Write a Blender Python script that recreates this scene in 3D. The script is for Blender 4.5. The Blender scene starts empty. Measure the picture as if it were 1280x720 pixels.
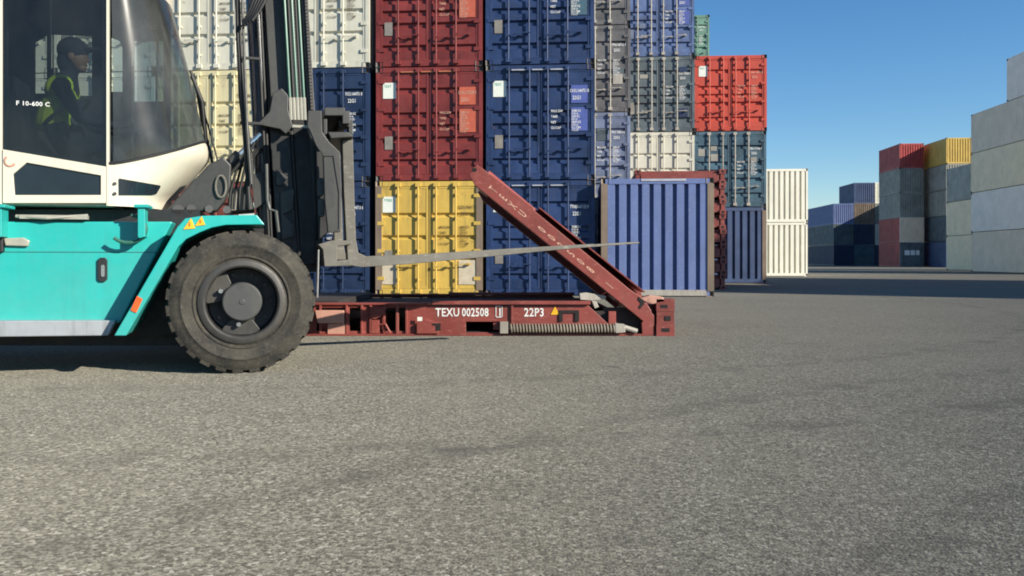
import bpy, bmesh, math, random
from mathutils import Vector, Matrix
from mathutils.geometry import tessellate_polygon
random.seed(7)
R = math.radians
scene = bpy.context.scene
COL = scene.collection
F, HOR, CAMH = 1050.0, 324.0, 0.82          # focal length in photo pixels, horizon row, eye height
TH = math.atan(80.0 / 1050.0)               # the yard grid is turned by this angle
CT, ST = math.cos(TH), math.sin(TH)

PHI = math.radians(17.0)                    # heading of the forklift, turned away from the camera
HX, HY = math.cos(PHI), math.sin(PHI)       # its forward axis; (-HY, HX) is its axle axis
AX, AY = -1.929, 6.0                        # near front wheel, fixed point of the truck's own frame
FRAME = [False]
def P(px, py, Y):                           # a point of the photo at distance Y -> x, z in metres
    d = (px - 640.0) / F
    if not FRAME[0]: return (d * Y, CAMH - (py - HOR) * Y / F)
    t = ((Y - AY) - AX * HY + AY * HX) / (-d * HY + HX)      # on a plane of the truck's own frame
    return (AX + (d * t - AX) * HX + (t - AY) * HY, CAMH - (py - HOR) * t / F)
def truck(x, y, z=0.0):                     # truck frame -> world
    return (AX + (x - AX) * HX - (y - AY) * HY, AY + (x - AX) * HY + (y - AY) * HX, z)
def pxof(x, y):
    w_ = truck(x, y); return 640 + F * w_[0] / w_[1]
def depth(x, y): return truck(x, y)[1]
def yard(u, v, z=0.0):                      # yard grid -> world
    return (u * CT + v * ST, -u * ST + v * CT, z)
def u_at(px, v):
    d = (px - 640.0) / F
    Y = v / (d * ST + CT)
    return d * Y * CT - Y * ST

# ------------------------------------------------------------------ materials
def new_mat(name):
    m = bpy.data.materials.new(name); m.use_nodes = True
    nt = m.node_tree
    return m, nt, nt.nodes, nt.links, nt.nodes['Principled BSDF']

def mixrgb(nt, fac, a, b):
    n = nt.nodes.new('ShaderNodeMix'); n.data_type = 'RGBA'
    for sock, val in ((0, fac), (6, a), (7, b)):
        if hasattr(val, 'links') or hasattr(val, 'is_linked'):
            nt.links.new(val, n.inputs[sock])
        else:
            n.inputs[sock].default_value = val if sock == 0 else (val[0], val[1], val[2], 1)
    return n.outputs[2]

def ramp(nt, fac, p0, p1, v0=0.0, v1=1.0):
    n = nt.nodes.new('ShaderNodeMapRange'); n.clamp = True
    nt.links.new(fac, n.inputs[0])
    n.inputs[1].default_value = p0; n.inputs[2].default_value = p1
    n.inputs[3].default_value = v0; n.inputs[4].default_value = v1
    return n.outputs[0]

def noise(nt, vec, scale, detail=4, rough=0.6):
    n = nt.nodes.new('ShaderNodeTexNoise')
    n.inputs['Scale'].default_value = scale; n.inputs['Detail'].default_value = detail
    n.inputs['Roughness'].default_value = rough
    nt.links.new(vec, n.inputs['Vector'])
    return n.outputs[0]

def coords(nt, random_shift=True):
    tc = nt.nodes.new('ShaderNodeTexCoord')
    out = tc.outputs['Object']
    if random_shift:
        oi = nt.nodes.new('ShaderNodeObjectInfo')
        mul = nt.nodes.new('ShaderNodeMath'); mul.operation = 'MULTIPLY'; mul.inputs[1].default_value = 37.0
        nt.links.new(oi.outputs['Random'], mul.inputs[0])
        add = nt.nodes.new('ShaderNodeVectorMath'); add.operation = 'ADD'
        nt.links.new(out, add.inputs[0]); nt.links.new(mul.outputs[0], add.inputs[1])
        out = add.outputs[0]
    return out

def scaled(nt, vec, s):
    m = nt.nodes.new('ShaderNodeMapping'); m.inputs['Scale'].default_value = s
    nt.links.new(vec, m.inputs['Vector'])
    return m.outputs[0]

def paint(name, col, rough=0.5, fade=0.25, dirt=0.35, rust=0.25, metal=0.0, bump=0.08, dirtcol=(0.10, 0.085, 0.065), wear=None, dust=0.0):
    """weathered paint: uneven fading, vertical dirt streaks, rust specks, small dents"""
    m, nt, N, L, b = new_mat(name)
    c = coords(nt)
    big = noise(nt, c, 1.3, 5)
    light = tuple(min(1, x * (1 + fade) + 0.03 * fade) for x in col)
    dark = tuple(x * (1 - fade) for x in col)
    out = mixrgb(nt, ramp(nt, big, 0.3, 0.7), dark, light)
    st = noise(nt, scaled(nt, c, (7, 7, 0.6)), 1.6, 5, 0.65)
    out = mixrgb(nt, ramp(nt, st, 0.5, 0.78, 0.0, dirt), out, dirtcol)
    if rust > 0:
        rs = noise(nt, c, 5.5, 8, 0.72)
        out = mixrgb(nt, ramp(nt, rs, 0.66 - 0.1 * rust, 0.72, 0.0, 0.85), out, (0.13, 0.055, 0.025))
    if wear:                                   # scraped, bleached patches and scratches
        wn = noise(nt, scaled(nt, c, (5, 5, 14)), 2.2, 9, 0.75)
        out = mixrgb(nt, ramp(nt, wn, 0.55, 0.66, 0.0, 0.75), out, wear)
    if dust:                                   # dust thrown up on the lower panels
        tc = N.new('ShaderNodeTexCoord'); sp = N.new('ShaderNodeSeparateXYZ'); L.new(tc.outputs['Object'], sp.inputs[0])
        ad = N.new('ShaderNodeMath'); ad.operation = 'ADD'; L.new(sp.outputs[2], ad.inputs[0])
        L.new(ramp(nt, noise(nt, c, 4.5, 8, 0.7), 0.3, 0.7, -0.3, 0.3), ad.inputs[1])
        out = mixrgb(nt, ramp(nt, ad.outputs[0], 0.25, 0.95, dust, 0.0), out, (0.24, 0.22, 0.17))
    L.new(out, b.inputs['Base Color'])
    fine = noise(nt, c, 22, 4)
    L.new(ramp(nt, fine, 0.3, 0.7, rough - 0.08, rough + 0.12), b.inputs['Roughness'])
    b.inputs['Metallic'].default_value = metal
    if bump:
        bp = N.new('ShaderNodeBump'); bp.inputs['Strength'].default_value = bump; bp.inputs['Distance'].default_value = 0.05
        L.new(noise(nt, c, 3.0, 4), bp.inputs['Height']); L.new(bp.outputs[0], b.inputs['Normal'])
    return m

def plain(name, col, rough=0.5, metal=0.0, var=0.15):
    m, nt, N, L, b = new_mat(name)
    c = coords(nt)
    n = noise(nt, c, 9, 5)
    L.new(mixrgb(nt, ramp(nt, n, 0.3, 0.7), tuple(x * (1 - var) for x in col), tuple(min(1, x * (1 + var)) for x in col)), b.inputs['Base Color'])
    b.inputs['Roughness'].default_value = rough; b.inputs['Metallic'].default_value = metal
    return m

def glass(name, tint, cap, rough, dust):
    m, nt, N, L, b = new_mat(name)
    N.remove(b)
    tr = N.new('ShaderNodeBsdfTransparent'); tr.inputs[0].default_value = (*tint, 1)
    gl = N.new('ShaderNodeBsdfGlossy'); gl.inputs['Roughness'].default_value = rough
    fr = N.new('ShaderNodeFresnel'); fr.inputs[0].default_value = 1.5
    mu = N.new('ShaderNodeMath'); mu.operation = 'MINIMUM'; mu.inputs[1].default_value = cap
    L.new(fr.outputs[0], mu.inputs[0])
    mx = N.new('ShaderNodeMixShader')
    L.new(mu.outputs[0], mx.inputs[0]); L.new(tr.outputs[0], mx.inputs[1]); L.new(gl.outputs[0], mx.inputs[2])
    di = N.new('ShaderNodeBsdfDiffuse'); di.inputs[0].default_value = (.50, .52, .50, 1)       # dust film on the pane
    mx2 = N.new('ShaderNodeMixShader')
    c = coords(nt, False)
    L.new(ramp(nt, noise(nt, scaled(nt, c, (2, 2, 1.2)), 1.6, 5), .35, .7, dust * .5, dust * 1.5), mx2.inputs[0])
    L.new(mx.outputs[0], mx2.inputs[1]); L.new(di.outputs[0], mx2.inputs[2])
    L.new(mx2.outputs[0], N['Material Output'].inputs[0])
    return m

M = {}
def cpaint(key, col, **k): M[key] = paint('paint_' + key, col, **k)
cpaint('maroon', (0.17, 0.02, 0.018), rust=0.2, dirt=0.2, fade=0.32)
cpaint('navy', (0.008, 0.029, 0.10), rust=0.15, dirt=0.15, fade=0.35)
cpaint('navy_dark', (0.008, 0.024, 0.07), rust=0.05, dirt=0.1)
cpaint('yellow', (0.55, 0.37, 0.075), rust=0.45, dirt=0.45, fade=0.12)
cpaint('cream', (0.54, 0.525, 0.435), rust=0.2, dirt=0.25, fade=0.08)
cpaint('cream_yellow', (0.58, 0.52, 0.32), rust=0.2, dirt=0.3, fade=0.08)
cpaint('blue_grey', (0.13, 0.16, 0.25), rust=0.3, dirt=0.45, fade=0.42, wear=(0.24, 0.26, 0.32))
cpaint('dark_grey', (0.105, 0.10, 0.10), rust=0.3, dirt=0.35, fade=0.42, wear=(0.20, 0.185, 0.16))
cpaint('slate', (0.075, 0.10, 0.115), rust=0.3, dirt=0.4, fade=0.42, wear=(0.20, 0.22, 0.22))
cpaint('faded_blue', (0.075, 0.12, 0.26), rust=0.3, dirt=0.45, fade=0.42, wear=(0.22, 0.25, 0.30))
cpaint('red_orange', (0.45, 0.055, 0.03), rust=0.05, dirt=0.15, fade=0.12)
cpaint('teal_dark', (0.035, 0.085, 0.12), rust=0.25, dirt=0.35, fade=0.42, wear=(0.14, 0.20, 0.23))
cpaint('green', (0.13, 0.25, 0.19), rust=0.2, dirt=0.3)
cpaint('sky_blue', (0.115, 0.16, 0.335), rust=0.15, dirt=0.25, fade=0.12, wear=(0.26, 0.29, 0.40))
cpaint('ink_blue', (0.045, 0.075, 0.16), rust=0.15, dirt=0.3)
cpaint('white', (0.80, 0.77, 0.64), rust=0.03, dirt=0.12, fade=0.05)
cpaint('reefer_white', (0.90, 0.76, 0.65), rust=0.05, dirt=0.3, fade=0.1, bump=0.03)
cpaint('reefer_beige', (0.90, 0.69, 0.44), rust=0.05, dirt=0.3, fade=0.1, bump=0.03)
cpaint('reefer_grey', (0.78, 0.61, 0.45), rust=0.05, dirt=0.35, fade=0.1, bump=0.03)
cpaint('mid_grey', (0.27, 0.26, 0.225), rust=0.1, dirt=0.25)
cpaint('red', (0.38, 0.045, 0.04), rust=0.05, dirt=0.2)
cpaint('brown_red', (0.17, 0.04, 0.03), rust=0.3, dirt=0.35)
cpaint('rack_red', (0.215, 0.042, 0.032), rust=0.45, dirt=0.35, fade=0.3, wear=(0.36, 0.13, 0.10))
cpaint('rack_pale', (0.52, 0.27, 0.20), rust=0.45, dirt=0.3)
cpaint('rusty_post', (0.19, 0.14, 0.10), rust=0.6, dirt=0.5)
cpaint('bar_grey', (0.36, 0.33, 0.28), rust=0.4, dirt=0.5)
M['spring'] = paint('spring_steel', (0.20, 0.165, 0.125), rough=.6, rust=.4, dirt=.5)
M['casting'] = paint('casting_steel', (0.06, 0.055, 0.055), rough=0.6, rust=0.4)
M['gutter_orange'] = plain('worn_orange_edge', (0.42, 0.15, 0.07), .6)  # lighter orange for the sunlit top of the door ledge
M['gutter_pale'] = plain('worn_pale_edge', (0.40, 0.41, 0.46), .6)  # pale tone for sunlit door ledges and one chipped top rail
M['gasket'] = plain('rubber_gasket', (0.015, 0.015, 0.016), 0.7)
M['hole'] = plain('dark_steel_recess', (0.012, 0.011, 0.011), 0.9)
M['marking_white'] = plain('marking_white', (0.72, 0.72, 0.70), 0.6)
M['marking_peach'] = plain('marking_peach', (0.60, 0.33, 0.24), 0.6)
M['marking_dark'] = plain('marking_dark', (0.06, 0.04, 0.02), 0.6)
M['marking_green'] = plain('marking_green', (0.05, 0.32, 0.22), 0.6)
M['patch_orange'] = plain('patch_orange', (0.46, 0.10, 0.055), 0.55)
M['patch_blue'] = plain('patch_blue', (0.07, 0.10, 0.32), 0.55)
M['sticker'] = plain('white_sticker', (0.72, 0.74, 0.66), 0.45, var=0.05)
M['plate'] = plain('metal_data_plate', (0.22, 0.20, 0.175), 0.5, var=0.2)
M['pale_repair'] = plain('pale_repaired_panel', (0.52, 0.45, 0.33), 0.6)
M['sticker_yellow'] = plain('warning_yellow', (0.75, 0.42, 0.02), 0.45)
M['sticker_orange'] = plain('reflector_orange', (0.75, 0.10, 0.02), 0.35)
M['teal'] = paint('forklift_teal', (0.018, 0.365, 0.335), rough=0.38, fade=0.08, dirt=0.22, rust=0.0, bump=0.04, dirtcol=(0.05, 0.17, 0.15), dust=0.12)
M['cab_cream'] = paint('cab_cream', (0.60, 0.56, 0.45), rough=0.35, fade=0.05, dirt=0.22, rust=0.0, bump=0.02, dirtcol=(0.30, 0.27, 0.2))
M['silver'] = paint('step_aluminium', (0.36, 0.38, 0.40), rough=0.45, fade=0.12, dirt=0.45, rust=0.0, metal=0.3)
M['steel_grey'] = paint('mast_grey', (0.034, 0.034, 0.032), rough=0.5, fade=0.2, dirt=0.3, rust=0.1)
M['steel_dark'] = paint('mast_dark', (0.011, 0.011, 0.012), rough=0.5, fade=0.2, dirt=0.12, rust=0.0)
M['fork_steel'] = paint('fork_steel', (0.13, 0.12, 0.098), rough=0.45, fade=0.35, dirt=0.5, rust=0.5, wear=(0.25, 0.235, 0.20))
M['cyl'] = paint('cylinder_steel', (0.05, 0.045, 0.052), rough=0.28, fade=0.2, dirt=0.1, rust=0.0, metal=0.4)
M['chrome'] = plain('chrome_rod', (0.62, 0.62, 0.62), 0.2, 0.9)
M['hose'] = plain('black_hose', (0.012, 0.012, 0.012), 0.6)
M['hose_green'] = plain('green_hose', (0.03, 0.12, 0.085), 0.35)
M['brass'] = plain('hose_fitting', (0.42, 0.40, 0.33), 0.4, 0.3)
M['black'] = plain('black_plastic', (0.014, 0.015, 0.017), 0.55)
M['interior'] = plain('cab_lining', (0.02, 0.022, 0.025), 0.8)
M['frit'] = plain('dark_glazed_panel', (0.012, 0.019, 0.026), 0.22)
M['glass_door'] = glass('tinted_door_glass', (0.33, 0.37, 0.37), .35, .05, .018)
M['glass_front'] = glass('windscreen_glass', (0.40, 0.49, 0.52), .5, .16, .075)
M['glass_far'] = glass('far_window_glass', (0.85, 0.9, 0.88), .3, .05, .03)
M['skin'] = plain('skin', (0.22, 0.115, 0.075), 0.55)
M['vest'] = plain('hi_vis_vest', (0.55, 0.70, 0.03), 0.75)
M['navy_cloth'] = plain('navy_cloth', (0.012, 0.014, 0.024), 0.85)
M['rim'] = paint('rim_grey', (0.014, 0.014, 0.016), rough=0.5, fade=0.2, dirt=0.4, rust=0.0)  # near black, puts the shade of the wheel dish into the colour
M['rim2'] = paint('clamp_grey', (0.036, 0.034, 0.031), rough=0.5, fade=0.2, dirt=0.4, rust=0.0)  # dusty ring, and wedges that imitate sunlit parts of the dish
M['hub'] = paint('hub_grey', (0.052, 0.053, 0.051), rough=0.5, fade=0.15, dirt=0.3, rust=0.0)

def tyre_mat():
    m, nt, N, L, b = new_mat('tyre_rubber')
    c = coords(nt, False)
    n1 = noise(nt, c, 6, 6); n2 = noise(nt, c, 40, 4)
    a = mixrgb(nt, ramp(nt, n1, 0.35, 0.68), (0.017, 0.016, 0.014), (0.058, 0.051, 0.038))
    a = mixrgb(nt, ramp(nt, n2, 0.5, 0.7, 0, 0.5), a, (0.09, 0.08, 0.063))
    L.new(a, b.inputs['Base Color']); b.inputs['Roughness'].default_value = 0.85
    bp = N.new('ShaderNodeBump'); bp.inputs['Strength'].default_value = 0.25; bp.inputs['Distance'].default_value = 0.01
    L.new(n2, bp.inputs['Height']); L.new(bp.outputs[0], b.inputs['Normal'])
    return m
M['tyre'] = tyre_mat()
M['deck'] = paint('dark_deck', (0.028, 0.02, 0.018), rough=.8, rust=.1, dirt=.1)

def asphalt_mat():
    m, nt, N, L, b = new_mat('worn_asphalt')
    tc = N.new('ShaderNodeTexCoord'); c = tc.outputs['Object']
    vo = N.new('ShaderNodeTexVoronoi'); vo.inputs['Scale'].default_value = 105; L.new(c, vo.inputs['Vector'])
    sep = N.new('ShaderNodeSeparateColor'); L.new(vo.outputs['Color'], sep.inputs[0])
    vo2 = N.new('ShaderNodeTexVoronoi'); vo2.inputs['Scale'].default_value = 78; L.new(c, vo2.inputs['Vector'])
    sep2 = N.new('ShaderNodeSeparateColor'); L.new(vo2.outputs['Color'], sep2.inputs[0])
    fine = noise(nt, c, 140, 3); big = noise(nt, c, 0.35, 6, 0.62); mid = noise(nt, c, 2.6, 6, 0.65)
    # stones in three tones, dark binder between
    a = mixrgb(nt, ramp(nt, sep.outputs[0], 0.1, 0.95), (0.072, 0.067, 0.054), (0.232, 0.219, 0.174))
    a = mixrgb(nt, ramp(nt, sep2.outputs[1], 0.88, 0.95, 0, 0.6), a, (0.40, 0.38, 0.325))
    a = mixrgb(nt, ramp(nt, sep2.outputs[2], 0.80, 0.88, 0, 0.8), a, (0.05, 0.046, 0.037))
    a = mixrgb(nt, ramp(nt, fine, 0.52, 0.7, 0, 0.6), a, (0.07, 0.066, 0.058))
    a = mixrgb(nt, ramp(nt, mid, 0.35, 0.7, 0, 0.30), a, (0.10, 0.092, 0.074))
    a = mixrgb(nt, ramp(nt, big, 0.4, 0.68, 0, 0.26), a, (0.22, 0.203, 0.158))
    # tar and oil spots
    sp = N.new('ShaderNodeTexVoronoi'); sp.inputs['Scale'].default_value = 0.9; sp.inputs['Randomness'].default_value = 1
    wob = N.new('ShaderNodeVectorMath'); wob.operation = 'ADD'
    nz = N.new('ShaderNodeTexNoise'); nz.inputs['Scale'].default_value = 9; L.new(c, nz.inputs['Vector'])
    sc = N.new('ShaderNodeVectorMath'); sc.operation = 'SCALE'; sc.inputs['Scale'].default_value = 0.16
    L.new(nz.outputs['Color'], sc.inputs[0]); L.new(c, wob.inputs[0]); L.new(sc.outputs[0], wob.inputs[1])
    L.new(wob.outputs[0], sp.inputs['Vector'])
    a = mixrgb(nt, ramp(nt, sp.outputs['Distance'], 0.035, 0.075, 0.55, 0.0), a, (0.05, 0.047, 0.042))
    # broad worn and re-laid areas, pale dried spills
    pt = noise(nt, scaled(nt, c, (0.55, 1.0, 1)), 0.55, 4, 0.5)
    a = mixrgb(nt, ramp(nt, pt, 0.46, 0.64, 0, 0.12), a, (0.082, 0.079, 0.070))
    pl = noise(nt, c, 1.15, 9, 0.72)
    a = mixrgb(nt, ramp(nt, pl, 0.68, 0.77, 0, 0.4), a, (0.34, 0.315, 0.27))
    # faint curved tyre tracks: rings of large radius, broken by noise
    for cx_, cy_, rad, wd in ((-3.0, 16.5, 11.2, .14), (-3.0, 16.5, 13.1, .14), (9.0, -6.0, 11.5, .12), (9.0, -6.0, 13.3, .12)):
        sb = N.new('ShaderNodeVectorMath'); sb.operation = 'DISTANCE'; L.new(c, sb.inputs[0]); sb.inputs[1].default_value = (cx_, cy_, 0)
        df = N.new('ShaderNodeMath'); df.operation = 'SUBTRACT'; L.new(sb.outputs['Value'], df.inputs[0]); df.inputs[1].default_value = rad
        ab = N.new('ShaderNodeMath'); ab.operation = 'ABSOLUTE'; L.new(df.outputs[0], ab.inputs[0])
        mm_ = N.new('ShaderNodeMath'); mm_.operation = 'MULTIPLY'
        L.new(ramp(nt, ab.outputs[0], wd * .6, wd, .42, 0), mm_.inputs[0]); L.new(ramp(nt, mid, .42, .62), mm_.inputs[1])
        a = mixrgb(nt, mm_.outputs[0], a, (0.055, 0.052, 0.045))
    # long worn drag marks
    dr = noise(nt, scaled(nt, c, (0.25, 3.2, 1)), 1.1, 6, 0.7)
    a = mixrgb(nt, ramp(nt, dr, 0.58, 0.72, 0, 0.2), a, (0.10, 0.095, 0.085))
    L.new(a, b.inputs['Base Color']); b.inputs['Roughness'].default_value = 0.9; b.inputs['Diffuse Roughness'].default_value = 1.0; b.inputs['Specular IOR Level'].default_value = .25
    bp = N.new('ShaderNodeBump'); bp.inputs['Strength'].default_value = 0.55; bp.inputs['Distance'].default_value = 0.006
    L.new(vo.outputs['Distance'], bp.inputs['Height']); bp.invert = True
    L.new(bp.outputs[0], b.inputs['Normal'])
    return m
M['asphalt'] = asphalt_mat()

# ------------------------------------------------------------------ mesh helpers
class MB:
    def __init__(self): self.v = []; self.f = []; self.mi = []; self.cur = 0
    def _add(self, vs, fs):
        o = len(self.v); self.v += [tuple(p) for p in vs]
        for f in fs: self.f.append([o + i for i in f]); self.mi.append(self.cur)
        return self
    def box(self, x0, x1, y0, y1, z0, z1):
        vs = [(x0,y0,z0),(x1,y0,z0),(x1,y1,z0),(x0,y1,z0),(x0,y0,z1),(x1,y0,z1),(x1,y1,z1),(x0,y1,z1)]
        return self._add(vs, [(0,3,2,1),(4,5,6,7),(0,1,5,4),(1,2,6,5),(2,3,7,6),(3,0,4,7)])
    def prism(self, pts, y0, y1, holes=()):         # polygon in x,z extruded along y
        loops = [list(pts)] + [list(h) for h in holes]
        allp = [p for l in loops for p in l]
        tris = tessellate_polygon([[Vector((p[0], p[1], 0)) for p in l] for l in loops])
        n = len(allp)
        vs = [(p[0], y0, p[1]) for p in allp] + [(p[0], y1, p[1]) for p in allp]
        fs = []
        if not holes:
            fs += [list(range(n)), list(range(2 * n - 1, n - 1, -1))]
        else:
            for t in tris: fs += [tuple(t), tuple(n + i for i in reversed(t))]
        o = 0
        for l in loops:
            k = len(l)
            for i in range(k):
                a, b_ = o + i, o + (i + 1) % k
                fs.append((a, b_, n + b_, n + a))
            o += k
        return self._add(vs, fs)
    def pxprism(self, pts, Yt, y0, y1, holes=()):   # outline read off the photo at distance Yt
        return self.prism([P(x, y, Yt) for x, y in pts], y0, y1, [[P(x, y, Yt) for x, y in h] for h in holes])
    def tube(self, path, r, n=10, caps=True):
        path = [Vector(p) for p in path]; rings = []
        rr = r if isinstance(r, (list, tuple)) else [r] * len(path)
        up = None
        for i, p in enumerate(path):
            d = (path[min(i + 1, len(path) - 1)] - path[max(i - 1, 0)]).normalized()
            if up is None:
                up = d.orthogonal().normalized()
            else:
                up = (up - d * up.dot(d)).normalized()
            s = d.cross(up)
            rings.append([p + (up * math.cos(2 * math.pi * k / n) + s * math.sin(2 * math.pi * k / n)) * rr[i] for k in range(n)])
        vs = [q for ring in rings for q in ring]; fs = []
        for i in range(len(rings) - 1):
            for k in range(n):
                a = i * n + k; b_ = i * n + (k + 1) % n
                fs.append((a, b_, b_ + n, a + n))
        if caps: fs += [tuple(range(n - 1, -1, -1)), tuple(range(len(vs) - n, len(vs)))]
        return self._add(vs, fs)
    def lathe(self, prof, cx, cz, n=64):            # profile (radius, y), spun about the y axis
        vs = []; fs = []; m = len(prof)
        for k in range(n):
            a = 2 * math.pi * k / n
            for r, y in prof: vs.append((cx + r * math.cos(a), y, cz + r * math.sin(a)))
        for k in range(n):
            for i in range(m - 1):
                a = k * m + i; b_ = ((k + 1) % n) * m + i
                fs.append((a, a + 1, b_ + 1, b_))
        return self._add(vs, fs)
    def mesh(self, name, mats):
        me = bpy.data.meshes.new(name)
        me.from_pydata(self.v, [], self.f)
        for m in (mats if isinstance(mats, (list, tuple)) else [mats]): me.materials.append(m)
        for p, i in zip(me.polygons, self.mi): p.material_index = i
        bm = bmesh.new(); bm.from_mesh(me); bmesh.ops.recalc_face_normals(bm, faces=bm.faces); bm.to_mesh(me); bm.free()
        return me
    def build(self, name, mats, parent=None, bevel=0.0, smooth=False):
        me = self.mesh(name, mats)
        return link(name, me, parent, bevel, smooth)

def link(name, me, parent=None, bevel=0.0, smooth=False):
    o = bpy.data.objects.new(name, me); COL.objects.link(o)
    if parent is not None:
        o.parent = parent
        o.matrix_parent_inverse = Matrix.Identity(4)
        if parent.get('_abs'):       # parts given in world coordinates under a thing standing elsewhere
            o.location = -Vector(parent['_abs'])
            o['_abs'] = list(parent['_abs'])
    if smooth:
        for p in me.polygons: p.use_smooth = True
        try: me.set_sharp_from_angle(angle=R(35))
        except Exception: pass
    if bevel:
        b = o.modifiers.new('edge', 'BEVEL'); b.width = bevel; b.segments = 2; b.limit_method = 'ANGLE'; b.angle_limit = R(40)
    return o

def sub(o):                          # children of a part share its coordinates, so nothing more to shift
    if '_abs' in o.keys(): del o['_abs']
    return o

def empty(name, loc, label, cat, group=None, rz=0.0, absolute=False):
    o = bpy.data.objects.new(name, None); COL.objects.link(o)
    o.empty_display_size = 0.3
    o.location = loc; o.rotation_euler = (0, 0, rz)
    o['label'] = label; o['category'] = cat
    if group: o['group'] = group
    if absolute: o['_abs'] = list(loc)
    return o

# lettering -------------------------------------------------------------------
_txt = {}
def text_mesh(s, h, sx=0.72, space=1.05, align='LEFT'):
    key = (s, h, sx, space, align)
    if key in _txt: return _txt[key]
    c = bpy.data.curves.new('lettering', 'FONT'); c.body = s; c.size = h / 0.72
    c.space_character = space; c.align_x = align; c.resolution_u = 2; c.offset = h * 0.022
    o = bpy.data.objects.new('lettering', c); COL.objects.link(o)
    bpy.context.view_layer.update()
    dg = bpy.context.evaluated_depsgraph_get()
    me = bpy.data.meshes.new_from_object(o.evaluated_get(dg))
    bpy.data.objects.remove(o)
    me.transform(Matrix.Diagonal((sx, 1, 1, 1)))
    me.transform(Matrix.Rotation(R(90), 4, 'X'))
    _txt[key] = me
    return me
_txtm = {}
def text(s, h, mat, parent, x, y, z, sx=0.72, name='marking', align='LEFT', rot=None, space=1.05):
    key = (s, h, sx, align, mat.name, space)
    if key not in _txtm:
        me = text_mesh(s, h, sx, space, align).copy(); me.name = name; me.materials.clear(); me.materials.append(mat); _txtm[key] = me
    o = link(name, _txtm[key], parent)
    o.location = Vector((x, y, z)) + o.location
    if rot: o.rotation_euler = rot
    return o

# ------------------------------------------------------------------ shipping containers
W, H = 2.438, 2.591
def corr_front(mb, x0, x1, y, z0, z1, pitch=0.262, depth=0.045, flat=0.6):
    n = max(1, round((x1 - x0) / pitch)); p = (x1 - x0) / n
    xs = [(x0, y + depth)]
    for i in range(n):
        b_ = x0 + i * p
        g = p * (1 - flat) / 2; s = g * 0.55
        xs += [(b_ + g - s, y + depth), (b_ + g, y), (b_ + p - g, y), (b_ + p - g + s, y + depth)]
    xs.append((x1, y + depth))
    vs = []; fs = []
    for x, yy in xs: vs += [(x, yy, z0), (x, yy, z1)]
    for i in range(len(xs) - 1): fs.append((2*i, 2*i+2, 2*i+3, 2*i+1))
    mb._add(vs, fs)
def corr_side(mb, x, sgn, y0, y1, z0, z1, pitch=0.278, depth=0.036):
    n = max(1, round((y1 - y0) / pitch)); p = (y1 - y0) / n
    ys = []
    for i in range(n):
        b_ = y0 + i * p
        ys += [(b_, 0), (b_ + p * .26, 0), (b_ + p * .5, depth), (b_ + p * .76, depth)]
    ys.append((y1, 0))
    vs = []; fs = []
    for yy, d in ys: vs += [(x - sgn * d, yy, z0), (x - sgn * d, yy, z1)]
    for i in range(len(ys) - 1): fs.append((2*i, 2*i+2, 2*i+3, 2*i+1))
    mb._add(vs, fs)

def body_mesh(L, front, side, near):
    mb = MB(); hw = W / 2
    e = 0.0 if not near else 0.118        # posts stop at the castings
    # posts
    for sx in (-1, 1):
        xa, xb = (-hw, -hw + 0.09) if sx < 0 else (hw - 0.09, hw)
        mb.box(xa, xb, 0.006, 0.13, e, H - e)
        mb.box(xa, xb, L - 0.13, L - 0.006, e, H - e)
        # side rails
        xr = (-hw + .004, -hw + .064) if sx < 0 else (hw - .064, hw - .004)
        mb.box(xr[0], xr[1], 0.13, L - 0.13, 0.03, 0.165)
        mb.box(xr[0], xr[1], 0.13, L - 0.13, H - 0.075, H - 0.012)
        if side == 'corr': corr_side(mb, sx * (hw - 0.008), sx, 0.13, L - 0.13, 0.165, H - 0.075)
        else:
            mb.box(*((-hw + .006, -hw + .03) if sx < 0 else (hw - .03, hw - .006)), 0.13, L - 0.13, 0.165, H - 0.075)
            k = 4
            for i in range(1, k):       # thin joint covers on a smooth side
                yy = 0.13 + (L - .26) * i / k
                mb.box(*((-hw + .003, -hw + .006) if sx < 0 else (hw - .006, hw - .003)), yy - .03, yy + .03, 0.165, H - 0.075)
    zt = 0.118 if near else 0.0
    x0, x1 = -hw + 0.09, hw - 0.09
    mb.box(x0, x1, 0.01, 0.12, 0.02, 0.15)           # sill
    mb.box(x0, x1, 0.01, 0.12, H - 0.12, H - 0.008)  # header
    mb.box(x0, x1, L - 0.12, L - 0.01, 0.02, 0.15); mb.box(x0, x1, L - 0.12, L - 0.01, H - 0.12, H - 0.008)
    mb.box(-hw + .03, hw - .03, 0.06, L - 0.06, H - 0.035, H - 0.02)   # roof
    mb.box(-hw + .06, hw - .06, 0.12, L - 0.12, 0.10, 0.14)            # floor
    if front == 'corr': corr_front(mb, x0, x1, 0.02, 0.15, H - 0.12, depth=.12, flat=.60)
    elif front == 'plain':
        mb.box(x0, x1, 0.03, 0.06, 0.15, H - 0.12)
        for i in range(1, 4): 
            xx = x0 + (x1 - x0) * i / 4; mb.box(xx - .02, xx + .02, 0.022, 0.03, 0.15, H - 0.12)
    mb.box(x0, x1, L - 0.08, L - 0.05, 0.15, H - 0.12)
    if not near:
        pass
    return mb.mesh('container_body', None if False else M['navy'])

def casting_mesh():
    bm = bmesh.new(); bmesh.ops.create_cube(bm, size=1)
    for v in bm.verts: v.co = Vector((v.co.x * .162, v.co.y * .178, v.co.z * .124))
    for ax in (1, 0):
        for f in [f for f in bm.faces if abs(f.normal[ax]) > .9 and f.calc_area() > .005]:
            r = bmesh.ops.inset_region(bm, faces=[f], thickness=.032, depth=0)
            f.material_index = 1
            for v in f.verts: v.co -= f.normal * .03
    me = bpy.data.meshes.new('corner_casting'); bm.to_mesh(me); bm.free()
    me.materials.append(M['casting']); me.materials.append(M['hole'])
    return me
CAST = casting_mesh()

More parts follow.
